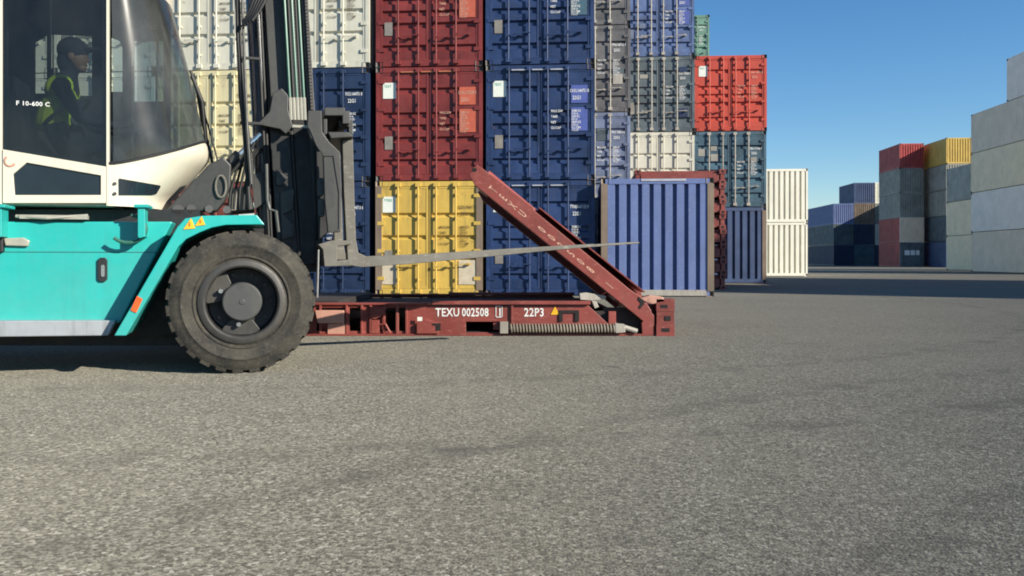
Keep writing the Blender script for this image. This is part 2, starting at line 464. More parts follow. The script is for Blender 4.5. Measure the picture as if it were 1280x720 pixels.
DOOR = {}
def door_mesh(style, side):
    key = (style, side)
    if key in DOOR: return DOOR[key]
    grooves = {5: (.18, .42, .54, .66, .88), 3: (.28, .5, .72)}[style]
    gh = {5: .085, 3: .05}[style]
    x0, x1 = (-1.124, -0.012) if side < 0 else (0.012, 1.124)
    z0, z1 = 0.155, H - 0.125
    mb = MB()
    yf, yg = 0.028, 0.078
    prof = [(z1, yf)]
    hh = z1 - z0
    for g in grooves:
        zc = z1 - g * hh
        prof += [(zc + gh * .5 + .03, yf), (zc + gh * .5 - .005, yg), (zc - gh * .5 + .005, yg), (zc - gh * .5 - .03, yf)]
    prof.append((z0, yf))
    xa, xb = x0 + .05, x1 - .05
    vs = []; fs = []
    for z, y in prof: vs += [(xa, y, z), (xb, y, z)]
    for i in range(len(prof) - 1): fs.append((2*i, 2*i+1, 2*i+3, 2*i+2))
    mb._add(vs, fs)
    # edge frame of the door leaf, a little proud
    mb.box(x0, xa, 0.02, 0.07, z0, z1); mb.box(xb, x1, 0.02, 0.07, z0, z1)
    mb.box(xa, xb, 0.021, 0.027, z1 - .045, z1); mb.box(xa, xb, 0.021, 0.027, z0, z0 + .045)
    # hinges on the outer edge
    for k in range(4):
        z = z0 + hh * (.1 + .27 * k)
        if side < 0: mb.box(x0 - .055, x0 + .10, -.006, .02, z - .04, z + .04)
        else: mb.box(x1 - .10, x1 + .055, -.006, .02, z - .04, z + .04)
    mb.cur = 1                                            # rubber seal round the leaf
    mb.box(x0 - .01, x0, .03, .06, z0, z1); mb.box(x1, x1 + .01, .03, .06, z0, z1)
    me = mb.mesh('door', [M['navy'], M['gasket']]); DOOR[key] = me
    return me
def rod_mesh():
    mb = MB()
    mb.tube([(0, -.032, .07), (0, -.032, H - .06)], .020, 8)
    for z in (.36, 1.02, 1.75, 2.28): mb.box(-.035, .035, -.036, .022, z - .025, z + .025)
    for z in (.10, H - .085): mb.box(-.06, .06, -.048, .012, z - .045, z + .045)
    return mb.mesh('lock_rod', M['navy'])
ROD = rod_mesh()
def handle_mesh():
    mb = MB(); mb.box(-.02, .33, -.066, -.054, -.011, .011); mb.box(.25, .29, -.054, .02, -.03, .03); mb.box(-.04, .0, -.064, -.03, -.03, .03)
    return mb.mesh('lock_handle', M['casting'])
HANDLE = handle_mesh()
BODY = {}
_sm = {}
def smesh(key, fn):
    if key not in _sm: _sm[key] = fn()
    return _sm[key]
def set_mat(o, m, slot=0):
    o.material_slots[slot].link = 'OBJECT'; o.material_slots[slot].material = m

def quad(name, mat, parent, x0, x1, z0, z1, y=0.016):
    me = smesh((name, mat.name, round(x1 - x0, 3), round(z1 - z0, 3)), lambda: MB().box(-(x1-x0)/2, (x1-x0)/2, -.004, .004, -(z1-z0)/2, (z1-z0)/2).mesh(name, mat))
    o = link(name, me, parent); o.location = ((x0 + x1) / 2, y, (z0 + z1) / 2)
    return o

NUMS = ['GESU 412763 0', 'TEXU 531846 7', 'CAXU 644751 8', 'TGHU 730925 1', 'FSCU 358214 6', 'TTNU 647132 9', 'GLDU 096417 3', 'CLHU 275038 5']
_ni = [0]
def container(col, u, v, tier, label, L=6.058, front='door5', side='corr', near=True, texts=None, sticker=False, plate=False,
              patch=None, group='stacked shipping containers', z=None, post=None, number=None, rods=None, repairs=False, bare=False, lit_ledge=None, endcol=None):
    """u = left edge on the yard grid, v = front; tier counts from the ground"""
    zz = tier * H if z is None else z
    jit = random.uniform(-.012, .012)
    old = col in ('slate', 'faded_blue', 'blue_grey', 'dark_grey', 'teal_dark') and near and front.startswith('door') and not bare
    root = empty('shipping_container', yard(u + W / 2 + jit, v + random.uniform(0, .03), zz), label, 'container', group, -TH)
    m = M[col]
    k = (L, 'corr' if front == 'corr' else ('plain' if front == 'plain' else 'door'), side, near)
    if k not in BODY: BODY[k] = body_mesh(*k)
    b = link('body', BODY[k], root); set_mat(b, m)
    if near:
        for sx in (-1, 1):
            for yy in (0.089, L - .089):
                for z0 in (.060, H - .060):
                    c = link('corner_casting', CAST, root)
                    c.location = (sx * (W / 2 - .080), yy, z0)
                    if post: set_mat(c, M[post])
    if post:
        pm = smesh(('post', post), lambda: MB().box(-.055, .085, -.004, .05, .124, H - .124).mesh('corner_post', M[post]))
        for sx in (-1, 1):
            c = link('corner_post', pm, root); c.location = (sx * (W / 2 - .052), 0, 0); c.rotation_euler = (0, 0, 0)
            if sx > 0: c.location.x -= .03
    if old:
        rs = random.Random(len(label) * 31 + tier)
        for k_ in range(4):
            xa = rs.choice((-1.06, -.64, .24, .70)); zc = rs.uniform(.4, 2.2); w_ = rs.uniform(.2, .34); h_ = rs.uniform(.12, .34)
            quad('repair_patch', M[rs.choice(('mid_grey', 'blue_grey', 'slate', 'navy_dark', 'bar_grey'))], root, xa, xa + w_, zc, zc + h_, y=.018)
    if endcol:
        def em():
            q = MB(); corr_front(q, -W / 2 + .09, W / 2 - .09, -.075, .12, H - .12, depth=.07)
            q.box(-W / 2, -W / 2 + .1, -.08, -.002, 0, H); q.box(W / 2 - .1, W / 2, -.08, -.002, 0, H); q.box(-W / 2 + .1, W / 2 - .1, -.08, -.002, 0, .12); q.box(-W / 2 + .1, W / 2 - .1, -.08, -.002, H - .12, H)
            return q.mesh('end_wall', M['navy'])
        e_ = link('end_wall', smesh('endwall', em), root); set_mat(e_, M[endcol]); e_['label'] = 'end in another colour than the sides'
    if front.startswith('door'):
        st = int(front[4:] or 5)
        for sd in (-1, 1):
            d = link('door', door_mesh(st, sd), root); set_mat(d, m)
            if bare: continue
            xs = (-.70, -.24) if sd < 0 else (.17, .62)
            for i, x in enumerate(xs):
                r = link('lock_rod', ROD, d); r.location = (x, 0, 0); set_mat(r, M[rods] if rods else m)
                if near:
                    h = link('lock_handle', HANDLE, d); set_mat(h, M[rods] if rods else m); h.location = (x if sd > 0 or i == 0 else x, 0, .66 + .05 * (i % 2))
                    if i == 1 and sd > 0: h.location.x = x + .02
                    if i == 1 and sd < 0: h.location.x = x - .30
            if near and sd > 0 and lit_ledge:
                gm = smesh(('gutter', lit_ledge), lambda: MB().box(-.70, .62, -.018, .018, 2.463, 2.488).mesh('rain_gutter', M[lit_ledge])); link('rain_gutter', gm, d)  # strip in a lighter colour imitates the ledge's sunlit top
            if sd < 0 and sticker:
                s = quad('sticker', M['sticker'], d, -1.06, -.76, 1.88, 2.24)
                text(sticker, .06, M['marking_green'], d, -1.035, .010, 2.13, .8)
            if sd < 0 and plate: quad('data_plate', M['plate'], d, -1.02, -.84, .72, 1.02)
            if sd > 0 and texts:
                tm = M[texts]
                if patch:
                    quad('number_patch', M[patch], d, .69, 1.06, 1.72, 2.12)
                    quad('number_patch', M[patch], d, .69, 1.06, 1.10, 1.62)
                num = number or NUMS[_ni[0] % len(NUMS)]; _ni[0] += 1
                pfx, rest = num.split(' ', 1)
                text(num, .075, tm, d, .665, .009, 1.96, .56)
                text('22G1', .085, tm, d, .72, .009, 1.80, .72)
                for j, (a_, b_) in enumerate((('MAX.GW', '30480 KG'), ('TARE', '2230 KG'), ('NET', '28250 KG'), ('CU.CAP', '33.2 CBM'))):
                    zt = 1.52 - j * .125
                    text(a_, .055, tm, d, .24, .009, zt, .8)
                    text(b_, .055, tm, d, .70, .009, zt, .62)
                    text({0: '67200 LB', 1: '4920 LB', 2: '62280 LB', 3: '1172 CFT'}[j], .04, tm, d, .70, .009, zt - .055, .66)
            if sd > 0 and repairs: quad('repair_panel', M['pale_repair'], d, .68, 1.07, .25, .80, y=.017)
            if sd < 0 and repairs: quad('repair_panel', M['pale_repair'], d, -1.07, -.74, .25, .78, y=.017)
    return root

VM = 18.8                                        # front line of the first row
uR1 = u_at(470, VM); uR2 = u_at(607.5, VM); uL1 = uR1 - .17 - W; uL0 = uL1 - .09 - W; uLa = uL0 - .08 - W; uLb = uLa - .08 - W
# first row, left to right and bottom up
for uu, wh in ((uLb, 'far left'), (uLa, 'left')):
    place = 'behind the rear of the forklift cab' if uu == uLb else 'behind the front half of the forklift cab'
    for t, s in ((0, 'bottom'), (1, 'middle'), (2, 'top')):
        container('cream' if t != 0 else 'mid_grey', uu, VM, t, ('cream' if t else 'grey') + ' container ' + place + ', ' + s + ' of its stack', front='door3', plate=True)
container('brown_red', uL0, VM, 0, 'rust red container low behind the tilt cylinder of the forklift', texts='marking_white', patch='sticker')
container('cream_yellow', uL0, VM, 1, 'yellowish cream container seen between cab windscreen and mast, under a paler one', front='door3', texts='marking_dark', plate=True)
container('cream', uL0, VM, 2, 'pale cream container seen between cab windscreen and mast, above a yellower one', front='door3', texts='marking_dark')
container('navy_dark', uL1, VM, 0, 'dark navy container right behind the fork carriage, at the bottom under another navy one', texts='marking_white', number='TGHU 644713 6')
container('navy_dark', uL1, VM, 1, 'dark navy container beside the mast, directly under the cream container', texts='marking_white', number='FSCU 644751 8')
container('cream', uL1, VM, 2, 'cream container right of the mast, on top of two navy ones', front='door3', texts='marking_dark', post=None)
container('yellow', uR1, VM, 0, 'yellow container with pale repaired corners under two maroon ones', front='door3', texts='marking_dark', sticker='TYRES', plate=True, repairs=True, post='rusty_post')
container('maroon', uR1, VM, 1, 'maroon container with a bright white sticker, directly above the yellow one', texts='marking_peach', patch='patch_orange', sticker='TEXT', plate=True, lit_ledge='gutter_orange')
container('maroon', uR1, VM, 2, 'maroon container cut by the top of the photo, above another maroon one', texts='marking_peach', patch='patch_orange', plate=True, lit_ledge='gutter_orange')
container('navy', uR2, VM, 0, 'navy container at the bottom of its stack, behind the raised red end wall', texts='marking_white', sticker='TEXT', plate=True, number='TTNU 647132 9', lit_ledge='gutter_pale')
container('navy', uR2, VM, 1, 'navy container with a bright white sticker, in the middle, right of the maroon ones', texts='marking_white', patch='patch_blue', sticker='TEXT', plate=True, lit_ledge='gutter_pale')
container('navy', uR2, VM, 2, 'navy container cut by the top of the photo, right of the upper maroon one', texts='marking_white', patch='teal_dark', plate=True, lit_ledge='gutter_pale')
# short faded blue container with ribbed end
uS = u_at(892, 18.58) - W
small = container('sky_blue', uS, 18.55, 0, 'faded blue container with ribbed end and rusty brown corner posts, standing on the ground', L=2.991, front='corr', post='rusty_post', group=None)
MB().box(-W / 2 + .17, W / 2 - .17, -.004, .009, .022, .148).build('bottom_rail', M['bar_grey'], small)
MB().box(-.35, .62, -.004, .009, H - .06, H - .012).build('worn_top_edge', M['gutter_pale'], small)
# narrow column just right of the navy stack
uB = u_at(788, 25.05) - W
container('dark_grey', uB, 25.05, 0, 'dark grey container hidden low behind the faded blue ribbed one')
container('blue_grey', uB, 25.05, 1, 'dusty blue grey container half hidden right of the navy stack, under the brown grey one', texts='marking_white', rods='bar_grey')
container('dark_grey', uB, 25.05, 2, 'brown grey container half hidden right of the navy stack, above the dusty blue grey one', texts='marking_white', rods='bar_grey')
container('dark_grey', uB, 25.05, 3, 'brown grey container cut by the top of the photo in the half hidden column', texts='marking_white', rods='bar_grey')
VC = 29.1
uC = u_at(868, VC) - W; uD = u_at(958.5, VC) - W
container('mid_grey', uC, VC, 0, 'grey container hidden at ground level behind the pile of red flat racks')
container('cream', uC, VC, 1, 'cream container above the pile of red flat racks', front='door3', post=None)
container('slate', uC, VC, 2, 'slate grey container left of the orange red one', texts='marking_white', plate=True, rods='bar_grey')
container('faded_blue', uC, VC, 3, 'faded blue container cut by the top of the photo, on the slate grey one', texts='marking_white', rods='bar_grey', patch='patch_blue')
container('ink_blue', uD, VC, 0, 'dark blue container with ribbed end in the shade, under the dark teal one', front='corr', post='rusty_post')
container('teal_dark', uD, VC, 1, 'dark teal container directly under the orange red one', texts='marking_white', rods='bar_grey')
container('red_orange', uD, VC, 2, 'bright orange red container topping the rightmost column against the sky', texts='marking_peach', sticker='TEXT')
# green one further back
VE = 42.3
uE = u_at(887, VE) - W
for t in range(4):
    container(('mid_grey', 'cream', 'slate', 'navy')[t], uE, VE, t, ('grey', 'cream', 'slate', 'navy')[t] + ' container hidden behind the orange red column, below the green one', near=False, bare=True)
container('green', uE, VE, 4, 'pale green container peeking out behind the faded blue one at the top', texts='marking_white')
# white pair
VW = 41.35
uW = u_at(1010, VW) - W
w0 = container('white', uW, VW, 0, 'sunlit white container with ribbed end, the lower of the white pair', front='corr')
w1_ = container('white', uW, VW, 1, 'sunlit white container with ribbed end, the upper of the white pair', front='corr')

for r_ in (w0, w1_):
    for c in r_.children:
        if c.name.startswith('corner_casting'): set_mat(c, M['white'])
# long smooth sided stack on the right
G2 = 'smooth sided containers at the right edge'
uN = 26.06
for t, (c, lb) in enumerate((('reefer_grey', 'long grey smooth sided container at the bottom right corner of the stacks'),
                             ('reefer_white', 'long whitish smooth sided container, second from the ground at the right edge'),
                             ('reefer_beige', 'long beige smooth sided container, third from the ground at the right edge'),
                             ('reefer_grey', 'long grey beige smooth sided container, fourth from the ground at the right edge'))):
    container(c, uN, 45.5, t, lb, L=12.192, front='plain', side='flat', group=G2)
container('reefer_white', uN, 47.0, 4, 'short pale container on top of the long smooth sided ones, touching the right edge', front='plain', side='flat', group=G2)
for t, (c, lb) in enumerate((('reefer_beige', 'beige container at ground level left of the long grey smooth sided one'),
                             ('reefer_beige', 'beige container under the grey one, left of the long smooth sided stack'),
                             ('mid_grey', 'grey container on two beige ones, in front of the yellow container'))):
    container(c, 28.6, 61.3, t, lb, front='plain', side='flat', group=G2)
# stacks far across the yard
G3 = 'containers stacked far across the yard'
far = [
 (36.9, 87.0, ['ink_blue', 'slate', 'mid_grey', 'mid_grey', 'yellow'],
  ['dark navy container at the foot of the far stack topped by a yellow one', 'slate container second in the far stack topped by a yellow one', 'grey container in the middle of the far stack topped by a yellow one', 'grey container directly under the yellow one far across the yard', 'yellow ribbed container topping a far stack left of the smooth sided ones']),
 (33.85, 90.9, ['red', 'red', 'mid_grey', 'mid_grey', 'red'],
  ['dull red container with dark grey end and white emblem, foot of a far stack', 'dull red container with light grey end, second in a far stack topped by red', 'grey container in the middle of the far stack topped by red', 'grey container directly under the red one at the top of a far stack', 'red container topping a far stack left of the yellow one']),
 (36.05, 94.6, ['mid_grey', 'slate', 'mid_grey', 'cream', 'cream'], ['grey container hidden at the foot of the stack behind the yellow one', 'slate container hidden in the stack behind the yellow one', 'grey container in the middle of the stack behind the yellow one', 'cream container below the pale one behind the yellow one', 'pale cream container showing between the far red and yellow ones']),
 (32.1, 107.7, ['navy_dark', 'slate', 'sky_blue'], ['navy container at the foot of the farthest left stack', 'dark slate container in the middle of the farthest left stack', 'far blue ribbed container topping the farthest left stack, beside a brown one']),
 (34.62, 107.7, ['teal_dark', 'navy_dark', 'rusty_post', 'ink_blue'], ['dull green container at the foot of the far stack topped by dark blue', 'navy container second in the far stack topped by dark blue', 'brown grey ribbed container under the far dark blue one', 'dark blue container topping a far stack beside a white one']),
 (37.14, 107.7, ['navy_dark', 'cream', 'mid_grey', 'white'], ['navy container at the foot of the far stack topped by white', 'cream container second in the far stack topped by white', 'grey container under the far white one', 'white container topping a far stack left of the tall red topped one']),
]
for u, v, cols, labs in far:
    for t, (c, lb) in enumerate(zip(cols, labs)):
        r = container(c, u, v, t, lb, L=12.192 if v > 107 and u < 33 else 6.058, front='corr', near=(v < 95 and t > 2), group=G3, endcol=(('slate', 'reefer_grey')[t] if 33 < u < 34 and t < 2 else None))
        if t == 0 and 33 < u < 37.5 and v < 92 and u != 36.05:       # block emblem on the end
            for k_, (a_, b_) in enumerate(((-.75, -.25), (-.15, .3), (.4, .75))):
                quad('emblem', M['marking_white'], r, a_, b_, 1.25, 1.75, y=-.09 if u < 36 else .012)
# shading stacks off the right edge of the frame (their shade lies across the yard)
for t in range(5):
    container(('reefer_grey', 'reefer_white', 'reefer_beige', 'reefer_white', 'reefer_grey')[t], uN, 9.3, t, 'short smooth sided container outside the right edge, shading the yard', front='plain', side='flat', near=False, group='containers outside the photo to the right')
for t in range(4):
    container(('reefer_grey', 'reefer_white', 'reefer_beige', 'reefer_white')[t], uN, 15.5, t, 'long smooth sided container outside the right edge, shading the yard', L=12.192, front='plain', side='flat', near=False, group='containers outside the photo to the right')
    container(('slate', 'mid_grey', 'navy', 'slate')[t], 43.0, 98.0, t, 'long container hidden far behind the stack topped by a yellow one', L=12.192, front='corr', near=False, group='containers hidden far behind the yellow one')  # unseen column added only to cast shade on the far stacks

# ------------------------------------------------------------------ flat racks
YF = 8.97                                           # near side of the opened flat rack
XR = P(843, 0, YF)[0]; XL = XR - 6.058
HB = 0.385
rack = empty('flat_rack', ((XL + XR) / 2, YF + W / 2, 0), 'red collapsible flat rack lying on the asphalt with one end wall half raised', 'flat rack', absolute=True)
def hx(px): return P(px, 0, YF)[0]
def hz(py): return P(0, py, YF)[1]
YB = YF + W
m = MB()
for ya, yb in ((YF + .03, YF + .05), (YB - .05, YB - .03)):        # side beams: web with pocket holes
    pk = [(hx(582), .035), (hx(624), .035), (hx(624), .15), (hx(582), .15)]
    pk2 = [(x - 2.05, z) for x, z in pk]
    bay = []
    for a_, b_ in ((395, 431), (436, 450), (465, 494), (498, 506)):
        bay.append([(hx(a_), .05), (hx(b_), .05), (hx(b_), .30), (hx(a_), .30)])
    m.prism([(XL + .2, .02), (hx(774), .02), (hx(735), .33), (XL + .2, .33)], ya, yb, [pk] + bay)
for ya, yb in ((YF, YF + .12), (YB - .12, YB)):
    m.box(XL + .2, XR - .2, ya, yb, .0, .022)                     # bottom flange
    m.box(XL + .2, hx(540), ya, yb, .332, .352)                   # top flange
    m.box(hx(540), hx(738), ya - .012, yb, .336, .372)            # thicker lip
for px in (452, 463, 496, 508, 480, 640, 400, 433):
    m.box(hx(px) - .012, hx(px) + .012, YF + .004, YF + .03, .022, .332)
for k in range(9):                                                 # cross members and deck
    x = XL + .4 + k * .62
    m.box(x, x + .08, YF + .05, YB - .05, .06, .26)
base = m.build('base_frame', M['rack_red'], rack, bevel=.004)
m = MB(); m.box(XL + .3, XR - .75, YF + .1, YB - .1, .262, .30); m.build('timber_deck', M['deck'], rack)
# fork pockets, dark tunnels
for x0 in (hx(582), hx(582) - 2.05):
    m = MB()
    for (xa, xb, za, zb) in ((x0, x0 + .355, .148, .152), (x0, x0 + .355, .033, .037), (x0 - .004, x0, .035, .15), (x0 + .355, x0 + .36, .035, .15)):
        m.box(xa, xb, YF + .051, YB - .051, za, zb)
    m.build('fork_pocket', M['hole'], rack)
# pale repaired block and brackets at the left bays
m = MB(); m.pxprism([(394, 388), (430, 388), (430, 404), (397, 404)], YF, YF - .01, YF + .10); m.build('hinge_block', M['rack_pale'], rack, bevel=.006)
m = MB(); m.pxprism([(409, 405), (431, 404), (431, 418), (409, 418)], YF, YF + .01, YF + .10); m.build('hinge_block', M['rack_pale'], rack, bevel=.006)
m = MB(); m.pxprism([(463, 383), (484, 384), (478, 394), (469, 399), (463, 398)], YF, YF - .004, YF + .02); m.pxprism([(464, 400), (474, 400), (474, 417), (464, 417)], YF, YF + .0, YF + .02)
m.tube([(hx(474), YF + .01, hz(406)), (hx(482), YF - .01, hz(405)), (hx(488), YF - .01, hz(416))], .012, 8)
m.build('lashing_bracket', M['rack_red'], rack, bevel=.003)
m = MB(); m.pxprism([(521, 404), (532, 399), (548, 404), (548, 417), (521, 417)], YF, YF - .02, YF + .03); m.build('lashing_bracket', M['rack_red'], rack, bevel=.006)
m = MB(); m.box(hx(545), hx(551), YF - .024, YF - .02, hz(413), hz(405)); m.box(hx(541), hx(551), YF - .0245, YF - .0205, hz(406.5), hz(404)); m.build('lashing_slot', M['hole'], rack)
m = MB(); m.box(hx(522), hx(528), YF - .022, YF - .02, hz(401), hz(396))
m.build('sticker', M['sticker'], rack)
m = MB()
m.box(hx(699), hx(703.5), YF + .014, YF + .029, hz(402), hz(391)); m.box(hx(719), hx(724), YF + .014, YF + .029, hz(402), hz(391)); m.box(hx(699), hx(724), YF + .016, YF + .029, hz(391.5), hz(388))
m.build('stowage_slot', M['hole'], rack)
# lettering on the beam
text('TEXU', hz(384.5) - hz(395), M['marking_peach'] if False else M['marking_white'], rack, hx(544), YF + .026, hz(395.5), .80)
text('002508', hz(384.5) - hz(395), M['marking_white'], rack, hx(577), YF + .026, hz(395.5), .74)
text('1', hz(384.5) - hz(395), M['marking_white'], rack, hx(622), YF + .026, hz(395.5), .8)
text('22P3', hz(384.5) - hz(395), M['marking_white'], rack, hx(655), YF + .026, hz(395.5), .84)
m = MB()
xa, xb, za, zb = hx(619.5), hx(628), hz(397), hz(382.5)
for bx in ((xa, xb, za, za + .007), (xa, xb, zb - .007, zb), (xa, xa + .007, za, zb), (xb - .007, xb, za, zb)): m.box(bx[0], bx[1], YF + .024, YF + .029, bx[2], bx[3])
m.build('check_digit_frame', M['marking_white'], rack)
m = MB(); m.pxprism([(688.5, 393.5), (699.5, 393.5), (694, 383)], YF, YF + .024, YF + .029); m.build('warning_triangle', M['sticker_yellow'], rack)
# the hinge springs: real coils on a bar
m = MB(); pts = []
xs0, xs1 = hx(637), hx(769); turns = 34
for i in range(turns * 10 + 1):
    a = 2 * math.pi * i / 10; pts.append((xs0 + (xs1 - xs0) * i / (turns * 10), YF - .012 + .042 * math.cos(a), hz(410.5) + .044 * math.sin(a)))
m.tube(pts, .0125, 5)
m.build('spring_coil', M['spring'], rack, smooth=True)
m = MB(); m.tube([(xs0 - .04, YF - .012, hz(410.5)), (xs1 + .1, YF - .012, hz(410.5))], .02, 8)
m.box(hx(625), hx(635), YF - .05, YF + .03, .03, hz(402))
m.pxprism([(768, 404), (780, 405), (781, 415), (769, 416)], YF, YF - .05, YF + .03)
m.tube([(hx(780), YF - .02, hz(409)), (hx(796), YF - .02, hz(414))], .028, 8)
m.build('spring_rod', M['bar_grey'], rack, bevel=.004)
# corner pillars with castings at both ends
def pillar(x0, x1, ya, yb):
    mm = MB()
    mm.box(x0, x1, ya, yb, .0, .125); mm.box(x0 + .004, x1 - .004, ya + .004, yb - .004, .125, .265); mm.box(x0, x1, ya, yb, .265, .395)
    mm.cur = 1
    s = -1 if ya < YF + .3 else 1
    yy = (ya - .003, ya + .001) if s < 0 else (yb - .001, yb + .003)
    w = x1 - x0
    mm.box(x0 + w * .28, x0 + w * .72, *yy, .045, .085); mm.box(x0 + w * .22, x0 + w * .62, *yy, .30, .335)
    mm.box(x0 + w * .45, x0 + w * .78, *yy, .165, .215)
    o = mm.build('corner_post', [M['rack_red'], M['hole']], rack, bevel=.005)
for ya, yb in ((YF - .02, YF + .16), (YB - .16, YB + .02)):
    pillar(hx(820), XR, ya, yb); pillar(XL, XL + .2, ya, yb)
m = MB()
for ya, yb in ((YF + .0, YF + .06),):
    m.pxprism([(803, 418.5), (818, 418.5), (818, 395), (812, 388), (802, 404)], YF, ya, yb)
m.build('hinge_plate', M['rack_red'], rack, bevel=.004)
m = MB(); m.box(hx(806), hx(836), YF + .17, YB - .17, .04, .33); m.build('end_sill', M['rack_red'], rack, bevel=.004)
m = MB(); m.box(hx(728), hx(806), YF + .10, YF + .12, .03, .30); m.build('inner_web', M['deck'], rack)  # dark plate stands for the shade inside the open rack end
# raised end wall: hinge at right, lifted towards the upper left
hx0, hz0 = P(806, 388, YF); tx, tz = P(594, 213, YF)
dv = Vector((tx - hx0, tz - hz0)); LN = dv.length; dv.normalize(); nv = Vector((dv.y, -dv.x))   # nv points down-left... outer normal
if nv.x < 0: nv = -nv                                                                              # to the upper right
def w2(a, b): p = Vector((hx0, hz0)) + dv * a + nv * b; return (p.x, p.y)
for ya, yb in ((YF - .01, YF + .13), (YB - .13, YB + .01)):
    m = MB(); m.prism([w2(-.06, -.10), w2(LN - .1, -.125), w2(LN + .02, -.08), w2(LN + .03, .06), w2(LN - .20, .075), w2(1.62, .09), w2(1.58, .07), w2(.28, .07), w2(.1, .09), w2(-.06, .04)], ya, yb); m.build('end_wall_post', M['rack_red'], rack, bevel=.006)
def wall_obj():
    mm = MB()
    # ribbed panel between the posts and the flanges that leave a dark channel above the near post
    n = 9; ys = [YF + .13 + (W - .26) * i / (n * 4) for i in range(n * 4 + 1)]
    vs = []; fs = []
    for i, y in enumerate(ys):
        d = .0 if (i % 4) in (0, 1) else .05
        a = w2(.15, .06 + d); b_ = w2(LN - .1, .06 + d); vs += [(a[0], y, a[1]), (b_[0], y, b_[1])]
    for i in range(len(ys) - 1): fs.append((2*i, 2*i+1, 2*i+3, 2*i+2))
    mm._add(vs, fs)
    mm.prism([w2(.12, .145), w2(LN - .78, .125), w2(LN - .78, .137), w2(.12, .157)], YF + .02, YB - .02)   # outer skin flange
    mm.prism([w2(LN - .14, -.06), w2(LN, -.06), w2(LN, .06), w2(LN - .14, .06)], YF + .13, YB - .13)        # header beam
    mm.prism([w2(.05, -.05), w2(.15, -.05), w2(.15, .06), w2(.05, .06)], YF + .13, YB - .13)
    return mm.build('end_wall_panel', M['rack_red'], rack)
wall_obj()
m = MB(); c_ = w2(LN - .02, .0)
m.box(c_[0] - .05, c_[0] + .0, YF - .014, YF - .009, c_[1] + .0, c_[1] + .035)
m.build('casting_hole', M['hole'], rack)
# hinge knuckle and locking bits
m = MB(); m.pxprism([(800, 373), (812, 369), (828, 371), (832, 377), (815, 380), (806, 377)], YF, YF - .02, YF + .14); m.build('hinge_cap', M['rack_pale'], rack, bevel=.008)
m = MB(); m.pxprism([(798, 371), (804, 375), (805, 380), (800, 386), (798, 384), (801, 379), (797, 374)], YF, YF - .017, YF - .011)
m.build('hinge_slot', M['hole'], rack)
m = MB(); m.pxprism([(725, 367), (733, 366), (758, 370), (758, 374), (740, 376), (726, 375)], YF, YF + .05, YF + .16); m.pxprism([(740, 376), (746, 377), (749, 384), (744, 386)], YF, YF + .04, YF + .12)
m.pxprism([(762, 366), (770, 368), (776, 375), (768, 375)], YF, YF + .05, YF + .16)
m.build('locking_bar', M['bar_grey'], rack, bevel=.004)
# stacked lettering up the post, letters upright along it
ang = math.atan2(dv.y, dv.x)             # post direction in x,z
def post_letter(ch, a):
    p = w2(a, -.035)
    me = text_mesh(ch, .105, .42, 1.0, 'CENTER').copy(); me.name = 'marking'; me.materials.clear(); me.materials.append(M['marking_peach'])
    o = link('marking', me, rack)
    o.location = Vector((p[0], YF - .0125, p[1])) + o.location
    o.rotation_euler = (0, -(ang - math.pi / 2), 0)
for i, ch in enumerate('TEXU 002508 1'):
    if ch != ' ': post_letter(ch, LN - .33 - i * .134)
# the other end wall, folded flat on the deck
m = MB(); m.box(XL + .22, XL + 2.45, YF + .14, YB - .14, .302, .375); m.build('folded_end_wall', M['deck'], rack, bevel=.006)

# pile of folded flat racks further back
uF = u_at(908, 23.0) - W
G4 = 'folded flat racks in one pile'
def folded_rack():
    r = empty('folded_flat_rack', (0, 0, 0), 'red folded flat rack', 'flat rack', G4)
    mm = MB()
    for sx in (-1, 1):
        xa, xb = sorted((sx * (W / 2 - .02), sx * (W / 2 - .10)))
        mm.box(xa, xb, .2, 5.86, .02, .34)
    for k in range(8): mm.box(-W / 2 + .1, W / 2 - .1, .4 + k * .7, .5 + k * .7, .08, .25)
    mm.box(-W / 2 + .17, W / 2 - .17, .04, .14, .06, .30); mm.box(-W / 2 + .17, W / 2 - .17, 5.92, 6.02, .06, .30)
    mm.build('base_frame', M['rack_red'], r)
    for y0, y1 in ((.2, 2.6), (3.4, 5.85)):
        MB().box(-W / 2 + .14, W / 2 - .14, y0, y1, .26, .385).build('end_wall', M['rack_red'], r)
    for sx in (-1, 1):
        for y0 in (0, 5.858):
            x0 = -W / 2 if sx < 0 else W / 2 - .17
            q = MB(); q.box(x0, x0 + .17, y0, y0 + .2, 0, .12); q.box(x0 + .03, x0 + .14, y0 + .02, y0 + .18, .12, .285); q.box(x0, x0 + .17, y0, y0 + .2, .285, .405)
            q.cur = 1
            q.box(x0 + .05, x0 + .12, y0 - .003, y0 + .001, .03, .09); q.box(x0 + .05, x0 + .12, y0 - .003, y0 + .001, .315, .375)
            if sx > 0: q.box(x0 + .169, x0 + .173, y0 + .06, y0 + .14, .03, .09); q.box(x0 + .169, x0 + .173, y0 + .06, y0 + .14, .315, .375)
            q.build('corner_post', [M['rack_red'], M['hole']], r)
    return r
def copy_tree(o, parent=None):
    c = o.copy(); COL.objects.link(c)
    if parent is not None: c.parent = parent
    for ch in list(o.children): copy_tree(ch, c)
    return c
proto = folded_rack()
words8 = ['on the ground at the bottom', 'second from the bottom', 'third from the bottom', 'fourth from the bottom', 'fourth from the top', 'third from the top', 'second from the top', 'topmost']
for i in range(8):
    r = proto if i == 0 else copy_tree(proto)
    r.location = yard(uF + W / 2 + random.uniform(-.02, .02), 23.0 + random.uniform(-.03, .03), i * .406); r.rotation_euler = (0, 0, -TH)
    r['label'] = 'folded red flat rack, ' + words8[i] + ' of the red pile'

